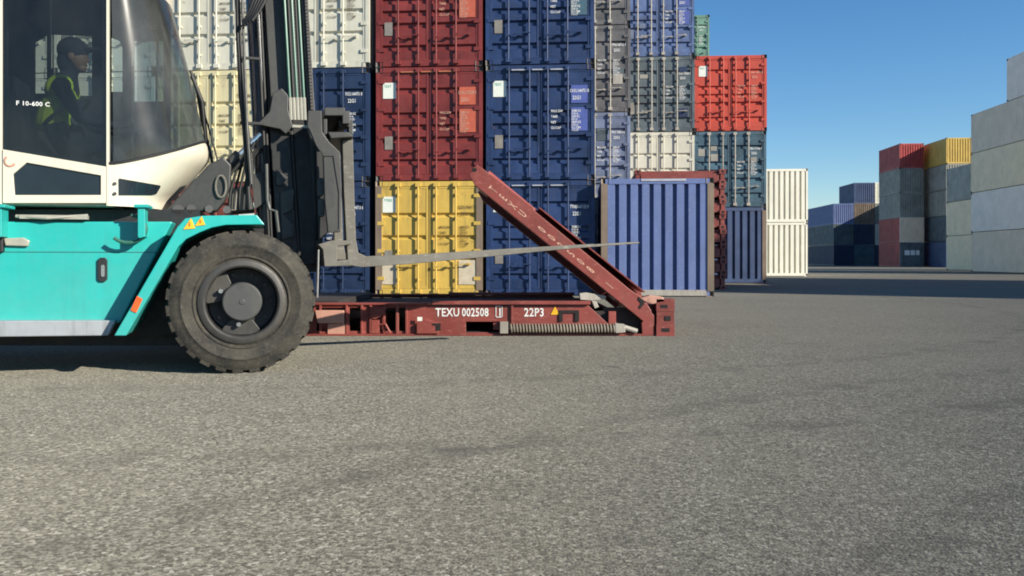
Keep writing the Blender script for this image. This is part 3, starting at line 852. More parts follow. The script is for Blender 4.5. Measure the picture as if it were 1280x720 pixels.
# ------------------------------------------------------------------ forklift
YC = 7.15                                   # centre line of the truck
FRAME[0] = True
fl = empty('forklift', (-3.9, YC, 0), 'heavy teal forklift truck with a cream cab, forks pointing right', 'forklift', absolute=True)
YP = 6.32                                   # side panel plane
m = MB(); m.pxprism([(-420, 277), (216, 277), (150, 404), (-420, 404)], YP, YP, 2 * YC - YP)
chassis = m.build('chassis', M['teal'], fl, bevel=.012)
m = MB(); m.pxprism([(-400, 401), (147, 399.5), (138, 418), (-400, 424)], YP, YP - .10, YP + .02)
m.build('side_step', M['silver'], fl, bevel=.006)
m = MB(); m.pxprism([(-380, 404), (250, 404), (250, 432), (-380, 432)], 6.8, 6.80, 7.50); m.pxprism([(-200, 262), (250, 262), (250, 300), (-200, 300)], 6.6, 6.6, 7.7)
m.pxprism([(215, 285), (330, 285), (330, 420), (160, 420)], 6.6, 6.68, 7.62)
m.build('underframe', M['steel_dark'], fl)
m = MB(); m.box(P(-420, 0, YP)[0], P(214, 0, YP)[0], YP - .0015, YP, P(0, 315.4, YP)[1], P(0, 314.6, YP)[1]); m.build('panel_seam', M['gasket'], fl)
# fender strip with the mudguard
def fender(y0, y1):
    pts = [(142, 420), (157, 420), (222, 309), (232, 299), (249, 290.5), (264, 284.5), (282, 281), (323, 280.5), (331, 281), (321, 268.5), (253, 269.5), (231, 273), (221, 284)]
    mm = MB(); mm.pxprism(pts, 6.0, y0, y1)
    return mm.build('fender', M['teal'], fl, bevel=.006)
fender(6.02, 6.62); fender(2 * YC - 6.62, 2 * YC - 6.02)
m = MB(); m.pxprism([(163, 388), (170, 391), (178, 374), (171, 370)], 6.0, 6.012, 6.022); m.build('reflector', M['sticker_orange'], fl)
for cx, cy, s in ((236.5, 280, 7.5), (250, 276.5, 6.5)):
    m = MB(); m.pxprism([(cx - s, cy + s * .9), (cx + s, cy + s * .7), (cx + s * .3, cy - s)], 6.0, 6.013, 6.0225); w = m.build('warning_sticker', M['sticker_yellow'], fl)
    m = MB(); m.pxprism([(cx - .8, cy + s * .35), (cx + 1.2, cy + s * .35), (cx + .8, cy - s * .35), (cx - .2, cy - s * .35)], 6.0, 6.010, 6.0128); sub(w); o = m.build('warning_mark', M['sticker_orange'], None); o.parent = w
# latch, grab, cab mounts
def rr(x0, x1, y0, y1, r):
    return [(x0 + r, y0), (x1 - r, y0), (x1, y0 + r), (x1, y1 - r), (x1 - r, y1), (x0 + r, y1), (x0, y1 - r), (x0, y0 + r)]
m = MB(); m.pxprism(rr(122.5, 134.5, 322, 352, 3), YP, YP - .02, YP + .002); l_ = m.build('latch', M['black'], fl, bevel=.003)
m = MB(); m.pxprism(rr(127, 131.5, 331, 346, 1.5), YP, YP - .026, YP - .0205); o = m.build('latch_handle', M['chrome'], None); o.parent = l_
m = MB(); m.box(*sorted((P(-12, 0, YP)[0], P(6, 0, YP)[0])), YP - .05, YP + .01, P(0, 315, YP)[1], P(0, 292, YP)[1]); m.build('grab_bracket', M['black'], fl, bevel=.006)
m = MB(); m.pxprism([(6, 298), (30, 297), (38, 301), (36, 308), (8, 307)], YP, YP - .03, YP + .002); m.build('grab_handle', M['brass'], fl, bevel=.006)
def mount(x0, x1):
    mm = MB(); mm.pxprism([(x0, 257), (x1, 257), (x1, 296), (x0 + 2, 298), (x0, 296)], 6.2, 6.16, 6.33); mm.pxprism([(x0 - 4, 256), (x1 + 5, 256), (x1 + 5, 260), (x0 - 4, 260)], 6.2, 6.14, 6.4)
    mm.build('cab_mount', M['teal'], fl, bevel=.004)
mount(173, 182); mount(-12, 4)
m = MB(); cx, cz = P(160, 286, 6.22)
m.tube([(cx + .12 * math.cos(a), 6.22, cz + .1 * math.sin(a)) for a in [R(-140 + 20 * i) for i in range(12)]], .013, 8); m.build('hose_loop', M['hose_green'], fl, smooth=True)
m = MB(); m.box(*sorted((P(25, 0, 6.3)[0], P(110, 0, 6.3)[0])), 6.28, 6.34, P(0, 273, 6.3)[1], P(0, 268, 6.3)[1]); m.tube([(P(20, 0, 6.3)[0], 6.3, P(0, 270, 6.3)[1]), (P(60, 0, 6.3)[0], 6.27, P(0, 272, 6.3)[1]), (P(110, 0, 6.3)[0], 6.3, P(0, 268, 6.3)[1])], .012)
m.build('pipe_run', M['brass'], fl)
# rear: bonnet and counterweight beyond the frame
m = MB(); m.prism([(-6.0, 1.05), (-4.75, 1.12), (-4.75, 1.55), (-6.0, 1.45)], 6.45, 7.85); m.build('bonnet', M['teal'], fl, bevel=.05)
m = MB(); m.prism([(-6.9, .45), (-6.1, .35), (-6.1, 1.5), (-6.7, 1.46), (-6.95, 1.2)], 6.0, 8.3); m.build('counterweight', M['steel_dark'], fl, bevel=.08)

# wheels --------------------------------------------------------------------
TR = .514
def wheel(cx, cz, yo, sgn, dish=True, w=.28):
    """yo = outer face, sgn = +1 when the tyre runs from yo towards +y"""
    y = lambda d: yo + sgn * d
    mt = MB()
    prof = [(.258, y(.030)), (.272, y(.014)), (.30, y(.012)), (.312, y(.02)), (.318, y(.014)), (.324, y(.006)), (.332, y(.006)), (.338, y(.012)), (.36, y(.004)), (.398, y(-.002)), (.404, y(-.006)), (.412, y(-.006)), (.418, y(.0)), (.440, y(.006)), (.468, y(.014)), (.492, y(.03)), (.497, y(.05)), (.497, y(w - .05)), (.492, y(w - .03)), (.45, y(w - .006)), (.40, y(w)), (.32, y(w - .01)), (.258, y(w - .03))]
    mt.lathe(prof, cx, cz, 72)
    # tread lugs
    n = 27
    for k in range(n):
        for half in (0, 1):
            a = 2 * math.pi * (k + half * .5) / n; da = 2 * math.pi / n * .33
            ya, yb = (y(.022), y(w * .56)) if half == 0 else (y(w * .44), y(w - .022))
            sk = .06 * (1 if half else -1)
            vs = []
            for (rad, yy, aa) in ((.470, ya, -da), (.470, ya, da), (.492, yb, da + sk), (.492, yb, -da + sk), (.513, ya + sgn * (.012 if half == 0 else 0), -da * .9), (.513, ya + sgn * (.012 if half == 0 else 0), da * .9), (.514, yb, da * .9 + sk), (.514, yb, -da * .9 + sk)):
                vs.append((cx + rad * math.cos(a + aa), yy, cz + rad * math.sin(a + aa)))
            mt._add(vs, [(0,1,2,3),(4,5,6,7),(0,1,5,4),(1,2,6,5),(2,3,7,6),(3,0,4,7)])
    root = MB()
    root.lathe([(.262, y(.028)), (.268, y(.012)), (.258, y(.006)), (.250, y(.016)), (.246, y(.05)), (.244, y(.16)), (.235, y(.19)), (.12, y(.20)), (.0, y(.20))] if dish else [(.262, y(.02)), (.25, y(.03)), (.2, y(.08)), (.0, y(.08))], cx, cz, 48)
    rim = root.build('wheel', M['rim'], fl, smooth=True)
    rg = MB(); rg.lathe([(.300, y(.008)), (.288, y(.002)), (.262, y(.000)), (.250, y(.010)), (.246, y(.03))], cx, cz, 48); q = rg.build('rim_ring', M['rim2'], None, smooth=True); q.parent = rim
    o = mt.build('tyre', M['tyre'], None, smooth=True); o.parent = rim
    h = MB()
    if dish:
        h.lathe([(.0, y(.02)), (.128, y(.02)), (.138, y(.028)), (.140, y(.13)), (.142, y(.20))], cx, cz, 40)
        h.lathe([(.0, y(.016)), (.02, y(.016)), (.022, y(.021))], cx, cz, 16)
        wd_ = []
        for a in (150, 268, 30):        # grey wedges stand for the sunlit parts of the dish
            x, z = cx + .18 * math.cos(R(a)), cz + .18 * math.sin(R(a))
            t = Vector((-math.sin(R(a)), math.cos(R(a)))); r_ = Vector((math.cos(R(a)), math.sin(R(a))))
            q = [(Vector((cx, cz)) + r_ * rr_ + t * tt) for rr_, tt in ((.13, -.075), (.20, -.13), (.236, -.12), (.244, 0), (.236, .12), (.20, .13), (.13, .075))]
            if a != 30: wd_.append([(p.x, p.y) for p in q])
        hb = h.build('hub', M['hub'], None, bevel=.004); hb.parent = rim
        for q_ in wd_:
            q = MB().prism(q_, *sorted((y(.10), y(.16)))).build('rim_clamp', M['rim2'], None, bevel=.004); q.parent = rim
        for a in (152, 262):
            x, z = cx + .165 * math.cos(R(a)), cz + .165 * math.sin(R(a))
            b_ = MB(); b_.tube([(x, y(.09), z), (x, y(.05), z)], .017, 6); q = b_.build('wheel_nut', M['chrome'], None); q.parent = rim
        b_ = MB()
        for k in range(10):
            a = 2 * math.pi * k / 10; x, z = cx + .2 * math.cos(a), cz + .2 * math.sin(a)
            b_.tube([(x, y(.2), z), (x, y(.165), z)], .014, 6)
        q = b_.build('rim_bolts', M['casting'], None); q.parent = rim
    else:
        h.lathe([(.0, y(.03)), (.11, y(.03)), (.12, y(.08))], cx, cz, 24); hb = h.build('hub', M['hub'], None); hb.parent = rim
    return rim
wx = P(302.5, 0, 6.0)[0]
for yo, sg, d in ((6.0, 1, True), (8.3, -1, True), (6.62, -1, False), (7.68, 1, False)):
    wheel(wx, TR, yo, sg, d)
for yo, sg in ((6.05, 1), (8.25, -1)): wheel(-4.95 - .35, TR, yo, sg, False)
MB().tube([(wx, 6.3, TR), (wx, 8.0, TR)], .14, 16).build('drive_axle', M['steel_dark'], fl)

# cab -----------------------------------------------------------------------
YN, YFAR = 6.38, 7.72; YM, HB2 = (YN + YFAR) / 2, (YFAR - YN) / 2
XPL = P(135.5, 0, YN)[0]
def surf(t, a): return (XPL + a * math.sin(t), YM - HB2 * math.cos(t))
def solve(pxt):
    lo, hi = 0.0, 1.2
    for _ in range(40):
        a = (lo + hi) / 2
        s = max(pxof(*surf(t, a)) for t in [math.pi * i / 60 for i in range(61)])
        if s < pxt: lo = a
        else: hi = a
    return lo
LEV = [(1.24, 212), (1.283, 213), (1.45, 238), (1.60, 259), (1.66, 263), (1.72, 262), (1.80, 256), (2.055, 247), (2.32, 238), (2.59, 227), (2.80, 218), (2.90, 214)]
LA = [(z, solve(p)) for z, p in LEV]

def aofz(z):
    if z <= LA[0][0]: return LA[0][1]
    for (z0, a0), (z1, a1) in zip(LA, LA[1:]):
        if z <= z1: return a0 + (a1 - a0) * (z - z0) / (z1 - z0)
    return LA[-1][1]
def zb(t): return 1.515 + .26 * max(0, math.sin(t)) ** 1.6
ZB, ZT = P(0, 255, YN)[1], 2.90
cab = MB()
NT = 28
def loft(mb, zlo, zhi, nz, off=0.0, t0=0.0, t1=math.pi):
    vs = []; fs = []
    for i in range(NT + 1):
        t = t0 + (t1 - t0) * i / NT
        for j in range(nz + 1):
            z = zlo(t) + (zhi(t) - zlo(t)) * j / nz
            x, y = surf(t, aofz(z))
            vs.append((x + off * math.sin(t), y - off * math.cos(t), z))
    for i in range(NT):
        for j in range(nz):
            a = i * (nz + 1) + j; fs.append((a, a + nz + 1, a + nz + 2, a + 1))
    mb._add(vs, fs)
loft(cab, lambda t: ZB, zb, 14)
XRR = -4.62                                   # rear of the cab
# near side pillar, rear quarter, roof, far lower side, floor
xp0, xp1 = P(133.4, 0, YN)[0], P(136.4, 0, YN)[0]
cab.box(xp0, xp1, YN - .012, YN + .05, ZB, ZT)
cab.box(xp0, xp1, YFAR - .05, YFAR + .012, ZB, ZT)
cab.box(XRR, P(-1, 0, YN)[0], YN, YN + .03, ZB, 1.66)
cab.box(P(-2, 0, YN)[0], P(3.2, 0, YN)[0], YN - .006, YN + .045, ZB, ZT)
cab.box(XRR, xp0, YFAR - .03, YFAR, ZB, 1.66)
cab.box(XRR, XPL, YN + .03, YFAR - .03, ZB, ZB + .03)
cab.box(XRR, XRR + .03, YN + .03, YFAR - .03, ZB + .03, 1.66)
cabo = cab.build('cab_shell', M['cab_cream'], fl, smooth=True)
rf = MB()
ring = [(XRR - .03, YN - .03)] + [ (surf(math.pi * i / 16, aofz(ZT))[0] + .012 * math.sin(math.pi * i / 16), surf(math.pi * i / 16, aofz(ZT))[1] - .012 * math.cos(math.pi * i / 16)) for i in range(17)] + [(XRR - .03, YFAR + .03)]
n = len(ring); cxr = sum(p[0] for p in ring) / n
vs = [(x, y, ZT - .045) for x, y in ring] + [(x, y, ZT + .05) for x, y in ring] + [(cxr + (x - cxr) * .93, YM + (y - YM) * .9, ZT + .10) for x, y in ring]
fs = [tuple(range(n - 1, -1, -1)), tuple(range(2 * n, 3 * n))]
for k in range(2):
    for i in range(n):
        a, b_ = k * n + i, k * n + (i + 1) % n
        fs.append((a, b_, b_ + n, a + n))
rf._add(vs, fs); rf.build('cab_roof', M['cab_cream'], fl)
sc_ = MB(); loft(sc_, zb, lambda t: ZT, 16, .0, .05, math.pi - .05); ws = sc_.build('windscreen', M['glass_front'], fl, smooth=True)
# dark edge seal along the bottom of the screen
sc_ = MB(); sc_.tube([(surf(t, aofz(zb(t)))[0] + .004, surf(t, aofz(zb(t)))[1] - .006 * math.cos(t), zb(t)) for t in [math.pi * i / 40 for i in range(41)]], .010, 6); o = sc_.build('screen_seal', M['black'], None, smooth=True); o.parent = ws
# small dark lower window in the nose
def t_for(px, z):
    best = min(((abs(pxof(*surf(t, aofz(z))) - px), t) for t in [math.pi * i / 400 for i in range(260)]))
    return best[1]
vs = []; fs = []; nn = 10
zl, zh = 1.315, 1.44
def zpy(py, t_guess_px): 
    return py
for i in range(nn + 1):
    px = 149 + (200 - 149) * i / nn
    top = 223 + (232 - 223) * i / nn; bot = 244 if px < 194 else 244 - (px - 194) * 1.6
    for py in (bot, top):
        z = 1.38
        for _ in range(6):
            t = t_for(px, z); z = CAMH - (py - HOR) * depth(*surf(t, aofz(z))) / F
        t = t_for(px, z)
        x, y = surf(t, aofz(z)); vs.append((x + .006 * math.sin(t), y - .006 * math.cos(t) - .003, z))
for i in range(nn): fs.append((2*i, 2*i+2, 2*i+3, 2*i+1))
MB()._add(vs, fs).build('nose_window', M['frit'], fl)
for py in (226, 239):
    x, y = surf(t_for(144, 1.4), aofz(1.4)); z = P(0, py, y)[1]
    MB().tube([(x, y + .01, z), (x, y - .012, z)], .012, 8).build('hinge_bolt', M['casting'], fl)
# door
dpan = MB()
dpan.pxprism([(4, 187), (132.6, 208.5), (132.6, 254), (4, 254)], YN, YN - .016, YN + .03, [[(17, 218), (34, 203.5), (126.5, 219.5), (126.5, 244), (19, 244)]])
door = dpan.build('cab_door', M['cab_cream'], fl, bevel=.003)
def on_door(o): o.parent = door; return o
q = MB(); q.pxprism([(17, 218), (34, 203.5), (126.5, 219.5), (126.5, 244), (19, 244)], YN, YN + .0, YN + .012); on_door(q.build('lower_pane', M['frit'], None))
q = MB(); pts = [(4, 187), (132.6, 208.5), (132.6, -22), (4, -22)]
q._add([(P(x, y, YN)[0], YN, P(x, y, YN)[1]) for x, y in pts], [(0, 1, 2, 3)]); on_door(q.build('door_glass', M['glass_door'], None))
q = MB(); q.pxprism([(4, 187), (9, 187.5), (9, -18), (128, -18), (128, 207), (132.6, 208.5), (132.6, -22), (4, -22)], YN, YN + .002, YN + .03); q.pxprism([(9, 186), (128, 206), (128, 203), (9, 183)], YN, YN + .003, YN + .02)
on_door(q.build('door_frame', M['frit'], None))
o = text('F 10-600 C', P(0, 124.5, YN)[1] - P(0, 130, YN)[1], M['marking_white'], None, P(20, 0, YN)[0], YN - .004, P(0, 130.3, YN)[1], 1.05, name='model_lettering'); on_door(o)
ex, ez = P(13.5, 201.5, YN)
q = MB(); q.tube([(ex + .032 * math.cos(R(a)), YN - .017, ez + .036 * math.sin(R(a))) for a in range(130, 331, 20)], .008, 6)
on_door(q.build('emblem', M['rack_pale'], None, smooth=True))
q = MB(); q.tube([(P(63, 0, YN)[0], YN + .012, P(0, 60, YN)[1]), (P(63, 0, YN)[0], YN + .012, P(0, -10, YN)[1])], .007, 6); on_door(q.build('grab_rail', M['hub'], None))
# far side wall of the cab with its window openings, rear window
def fw(px, py): return P(px, py, YFAR)
outer = [fw(-110, 285 - 60), fw(214, 225), fw(214, 12), fw(-110, 12)]
w1 = [fw(45, 118), fw(60, 118), fw(60, 45), fw(45, 54)]
w2_ = [fw(65, 121), fw(116, 121), fw(116, 46), fw(65, 44)]
w3 = [fw(140, 116), fw(154, 116), fw(154, 62), fw(150, 52), fw(140, 48)]
w4 = [fw(168, 128), fw(205, 128), fw(205, 52), fw(168, 52)]
q = MB(); q.prism(outer, YFAR - .045, YFAR - .015, [w1, w2_, w3, w4]); q.build('far_side_wall', M['interior'], fl)
q = MB()
for w in (w1, w2_, w3, w4): q._add([(x, YFAR - .03, z) for x, z in w], [tuple(range(len(w)))])
q.build('far_window', M['glass_far'], fl)
q = MB(); q.box(XRR + .0, XRR + .03, YN + .0, YFAR - .0, 1.66, ZT); q.build('rear_wall', M['interior'], fl)
q = MB(); q.box(XRR, P(-2, 0, YN)[0], YN + .002, YN + .02, 1.66, ZT); q.build('rear_quarter_glass', M['frit'], fl)
q = MB(); q.box(XRR + .03, XPL, YN + .03, YFAR - .05, ZT - .05, ZT - .004); q.build('headlining', M['interior'], fl)
# seat and controls
SX = P(86, 66, 7.0)[0]; SZ = P(86, 66, 7.0)[1] - 2.575
q = MB(); q.box(SX - .32, SX + .22, 6.78, 7.22, 1.60 + SZ, 1.735 + SZ); q.prism([(SX - .36, 1.70 + SZ), (SX - .22, 1.70 + SZ), (SX - .30, 2.33 + SZ), (SX - .42, 2.33 + SZ)], 6.79, 7.21); q.box(SX - .2, SX + .1, 6.86, 7.14, ZB + .03, 1.60 + SZ); q.build('seat', M['interior'], fl, bevel=.03)
q = MB(); q.prism([(-3.18, ZB + .03), (-3.05, ZB + .03), (-3.12, 1.85), (-3.2, 1.85)], 6.85, 7.05); q.box(-3.14, -3.0, 6.6, 7.3, 1.3, 1.6); col_ = q.build('steering_column', M['interior'], fl)
q = MB()
sw = Vector((-3.24, 6.95, 1.95)); nrm = Vector((-.6, 0, .8)); e1 = Vector((0, 1, 0)); e2 = nrm.cross(e1)
q.tube([sw + (e1 * math.cos(a) + e2 * math.sin(a)) * .19 for a in [2 * math.pi * i / 28 for i in range(29)]], .014, 8)
for a in (R(90), R(210), R(330)): q.tube([sw, sw + (e1 * math.cos(a) + e2 * math.sin(a)) * .19], .010, 6)
q.tube([sw, (-3.16, 6.95, 1.84)], .025, 8)
o = q.build('steering_wheel', M['black'], None, smooth=True); o.parent = col_
q = MB(); q.box(*sorted((P(184, 0, 7.3)[0], P(176, 0, 7.3)[0])), 7.28, 7.31, P(0, 40, 7.3)[1], P(0, 22, 7.3)[1]); q.tube([(P(180, 0, 7.3)[0], 7.3, P(0, 30, 7.3)[1]), (P(178, 0, 7.3)[0], 7.3, ZT - .01)], .008); q.build('inner_mirror', M['hub'], fl)
# wiper and loose cables in front of the screen
def tpx(pts, Y, r, n=8): return MB().tube([(P(x, y, Yy)[0], Yy, P(x, y, Yy)[1]) for x, y, Yy in [(p + (Y,))[:3] if len(p) == 2 else p for p in pts]], r, n)
tpx([(238, 88), (246, 110), (252, 150), (262, 188), (266, 206)], 7.0, .012).build('cable', M['hose'], fl, smooth=True)
tpx([(240, 95), (253, 128), (256, 160), (258, 178)], 6.98, .016).build('wiper', M['hose'], fl, smooth=True)
tpx([(246, 120), (258, 150), (268, 185), (273, 206)], 7.0, .007).build('cable', M['hose'], fl, smooth=True)

# tilt gear between cab and mast
q = MB(); q.pxprism([(206, 264), (232, 236), (260, 206), (279, 196), (289, 206), (288, 232), (280, 252), (270, 264)], 6.62, 6.62, 6.80); q.build('tilt_arm', M['steel_grey'], fl, bevel=.012)
a0 = math.pi
q = MB(); ox, oz = P(276, 233, 6.6); q.tube([(ox + .038 * math.cos(2 * math.pi * i / 24), 6.6, oz + .085 * math.sin(2 * math.pi * i / 24)) for i in range(25)], .008, 6); q.build('hose_loop', M['fork_steel'], fl, smooth=True)
tpx([(262, 232), (300, 193)], 6.9, .05, 12).build('tilt_cylinder', M['steel_grey'], fl, smooth=True)
tpx([(290, 203), (326, 168)], 6.9, .026, 10).build('tilt_rod', M['chrome'], fl, smooth=True)
tpx([(284, 222), (312, 190), (318, 178)], 6.7, .014).build('cable', M['hose'], fl, smooth=True)
for x, y, rr_ in ((224, 264, .045), (240, 262, .035), (262, 262, .03), (284, 263, .03)):
    q = MB(); q.tube([(P(x, y, 6.7)[0], 6.6, P(x, y, 6.7)[1]), (P(x, y, 6.7)[0], 6.8, P(x, y, 6.7)[1])], rr_, 10); q.build('pin', M['casting'], fl, smooth=True)
q = MB(); q.pxprism([(284, 236), (312, 232), (318, 262), (286, 264)], 6.9, 6.86, 7.5); q.build('valve_block', M['mid_grey'], fl, bevel=.008)
for k in range(5):
    q = MB(); x = 286 + 6 * k
    tpx([(x, 262), (x + 2, 240 - 2 * k), (x + 9, 215 - 5 * k), (x + 22, 190 - 2 * k)], 6.72 + .03 * k, .011).build('hydraulic_hose', M['hose'], fl, smooth=True)

# mast ------------------------------------------------------------------------
LEAN = .062
def lean(x, y): return (x + LEAN * y, y)
def rail(x0, x1, ytop, ybot, ya, yb, name, mat, yt):
    q = MB(); q.pxprism([lean(x0, ytop), lean(x1, ytop), lean(x1, ybot), lean(x0, ybot)], yt, ya, yb)
    return q.build(name, M[mat], fl, bevel=.005)
for near in (True, False):
    o_ = 0 if near else 1
    fy = (lambda a, b_: (a, b_)) if near else (lambda a, b_: (2 * YC - b_, 2 * YC - a))
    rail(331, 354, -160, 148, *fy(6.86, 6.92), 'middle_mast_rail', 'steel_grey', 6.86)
    rail(327, 352, 148, 405, *fy(6.87, 6.92), 'outer_mast_rail', 'steel_dark', 6.87)  # darker colour on the lower rail imitates the carriage's shade
    rail(329, 336, -160, 405, *fy(6.92, 7.00), 'outer_mast_rail', 'steel_dark', 6.86)
    rail(352, 356, -160, 330, *fy(6.90, 6.96), 'outer_mast_rail', 'steel_dark', 6.90)
    rail(356, 378, -170, 330, *fy(6.93, 6.98), 'inner_mast_rail', 'steel_dark', 6.93)
    rail(376, 385, -170, 330, *fy(6.89, 7.00), 'inner_mast_rail', 'steel_grey', 6.90)
    yc_ = 6.95 if near else 2 * YC - 6.95
    q = MB(); q.tube([(P(310, -150, 6.95)[0] , yc_, P(310, -150, 6.95)[1]), (P(335, 330, 6.95)[0], yc_, P(335, 330, 6.95)[1])], .068, 20); q.build('lift_cylinder', M['cyl'], fl, smooth=True)
    q = MB(); q.tube([(P(316, -150, 6.87)[0], yc_ - .08, P(316, -150, 6.87)[1]), (P(329, 150, 6.87)[0], yc_ - .08, P(329, 150, 6.87)[1])], .010, 8); q.build('lift_pipe', M['chrome'], fl, smooth=True)
q = MB(); q.pxprism([(318, 165), (394, 165), (400, 340), (334, 340)], 7.01, 7.01, 7.05); q.build('mast_guard', M['steel_dark'], fl)  # dark sheet standing for the shade between the mast rails
q = MB(); q.box(*sorted((P(340, 0, 7)[0], P(352, 0, 7)[0])), 6.9, 7.6, .5, .7); q.build('mast_cross_member', M['steel_dark'], fl, bevel=.006)
q = MB(); q.box(*sorted((P(300, 0, 7)[0], P(330, 0, 7)[0])), 6.9, 7.4, 3.3, 3.5)
q.build('mast_cross_member', M['steel_dark'], fl, bevel=.006)
tpx([(296, -40), (297, 40), (300, 90), (304, 140), (308, 200), (312, 262)], 6.66, .017).build('mast_hose', M['hose'], fl, smooth=True)
tpx([(303, -40), (303, 10), (305, 60), (309, 160), (314, 230)], 6.62, .010).build('mast_hose', M['hub'], fl, smooth=True)
for k in range(5): tpx([(303 + 3 * k, 34 - 2 * k), (312 + 3 * k, 14), (320 + 4 * k, -8), (322 + 4 * k, -50)], 6.6 - .012 * k, .014).build('mast_hose', M['hose'], fl, smooth=True)
for k, (x, mt_) in enumerate(((355.5, 'hose_green'), (360, 'hose'), (364.5, 'hose_green'), (369, 'hose'), (373, 'hose_green'))):
    tpx([(x, -160 ), (x + 3, 40), (x + 5.5, 126)] if False else [(x - 10, -160), (x, 0), (x + 7, 124)], 6.78, .0105).build('carriage_hose', M[mt_], fl, smooth=True)
    tpx([(x + 7, 122), (x + 8.2, 150)], 6.78, .014, 6).build('hose_fitting', M['brass'], fl, smooth=True)
for x in (366.5, 383):
    q = MB()
    for k in range(60):
        y0 = -120 + k * 4.3; xa = x - 7 + (y0 + 120) * .055
        q.pxprism([(xa - 1.5, y0), (xa + 1.5, y0), (xa + 1.5, y0 + 3.4), (xa - 1.5, y0 + 3.4)], 6.87, 6.86, 6.885)
    q.build('lift_chain', M['casting'], fl)
for (x0, x1, x2, y2, yy) in ((299, 304, 316, 236, 6.74), (296, 300, 308, 215, 6.70), (326, 331, 341, 330, 6.83), (322, 327, 336, 300, 6.81)):
    tpx([(x0 - 3, -60), (x0, 20), (x1, 120), (x2 - 2, y2 - 40), (x2, y2)], yy, .012).build('mast_hose', M['hose'], fl, smooth=True)
q = MB(); q.box(*sorted((P(358, 0, 6.6)[0], P(394, 0, 6.6)[0])), 6.77, 6.80, P(0, 143, 6.78)[1], P(0, 139.5, 6.78)[1]); q.build('hose_clamp', M['brass'], fl)
q = MB(); q.pxprism([(341, 117), (352, 111), (360, 120), (360, 138), (366, 158), (357, 168), (350, 162), (321, 156), (337, 140)], 6.78, 6.75, 6.80); q.build('chain_anchor', M['steel_grey'], fl, bevel=.006)
for x, y in ((316, 52), (318, 140)):
    q = MB(); q.tube([(P(x - 18, y, 6.7)[0], 6.70, P(0, y, 6.7)[1]), (P(x + 10, y, 6.7)[0], 6.70, P(0, y, 6.7)[1])], .012, 6); q.build('hose_clamp', M['hub'], fl)
tpx([(333, 205), (334, 250), (337, 262), (345, 264), (348, 290)], 6.64, .014).build('hydraulic_hose', M['hub'], fl, smooth=True)
q = MB(); q.pxprism([(314, 218), (332, 214), (332, 252), (318, 262)], 6.85, 6.84, 6.86); q.build('mast_bracket', M['steel_grey'], fl, bevel=.004)  # grey plates imitate sunlit patches on the shaded lower mast
q = MB(); q.pxprism([(345, 212), (360, 222), (352, 232), (345, 232)], 6.85, 6.84, 6.86); q.build('mast_bracket', M['steel_grey'], fl, bevel=.004)
q = MB(); q.pxprism([(350, 240), (368, 236), (366, 262), (354, 268), (368, 282), (366, 296), (352, 300)], 6.85, 6.84, 6.86); q.build('mast_bracket', M['steel_grey'], fl, bevel=.004)

# carriage and forks
for ya in (6.38, 2 * YC - 6.46):
    q = MB(); q.pxprism([(385, 138), (402, 138), (403, 165), (412, 178), (425, 190), (427, 235), (426, 290), (410, 291), (406, 250), (404, 192), (388, 172), (384, 158)], 6.38, ya, ya + .08); q.build('carriage_plate', M['steel_grey'], fl, bevel=.006)
q = MB(); q.tube([(P(x, y, 6.38)[0], 6.376, P(x, y, 6.38)[1]) for x, y in ((387, 160), (396, 182), (405, 195), (417, 195), (424, 240), (424, 286), (414, 291))], .006, 6); q.build('cable', M['hub'], fl, smooth=True)
q = MB(); q.pxprism([(404, 138), (429, 138), (429, 148), (404, 148)], 6.6, 6.46, 7.84); q.pxprism([(426, 142), (435, 142), (435, 158), (426, 158)], 6.6, 6.46, 7.84); q.pxprism([(404, 148), (409, 148), (409, 172), (404, 168)], 6.5, 6.5, 7.80)
q.pxprism([(408, 168), (432, 168), (440, 174), (412, 176)], 6.6, 6.46, 7.84)
q.build('carriage_top_bar', M['steel_grey'], fl, bevel=.006)
q = MB(); q.pxprism([(396, 306), (412, 301), (437, 301), (437, 306), (420, 308), (419, 326), (436, 324), (437, 332), (404, 333), (402, 312)], 6.6, 6.46, 7.84); q.build('carriage_lower_bar', M['fork_steel'], fl, bevel=.005)
q = MB(); q.pxprism([(395, 172), (408, 192), (410, 290), (398, 300)], 6.62, 6.62, 7.68); q.build('carriage_frame', M['steel_dark'], fl, bevel=.006)
for x, y in ((401, 236), (402, 262)):
    q = MB(); q.pxprism(rr(x - 4, x + 4, y - 14, y + 9, 2), 6.46, 6.47, 6.56); q.build('guide_roller', M['hub'], fl, bevel=.004)
tpx([(398, 312), (396.5, 372)], 6.46, .009).build('chain_guard_rod', M['chrome'], fl, smooth=True)
def fork(ya, yb):
    q = MB()
    pts = [(428, 174), (441, 172), (443.5, 260), (445, 300), (448, 316), (458, 320.5)]
    pts += [(560, 316.5), (680, 309), (798, 302.2), (800, 304.2)]
    pts += [(700, 312), (600, 322), (520, 329.5), (452, 334), (440, 332), (435, 326), (433, 300), (430, 240)]
    q.pxprism(pts, 6.55, ya, yb)
    f_ = q.build('fork', M['fork_steel'], fl, bevel=.004)
    h_ = MB(); h_.pxprism([(424, 150), (441, 150), (441, 176), (428, 176), (428, 168), (436, 166), (436, 158), (424, 158)], 6.55, ya, yb); o = h_.build('fork_hook', M['steel_grey'], None, bevel=.003); o.parent = f_
fork(6.55, 6.71); fork(2 * YC - 6.71, 2 * YC - 6.55)

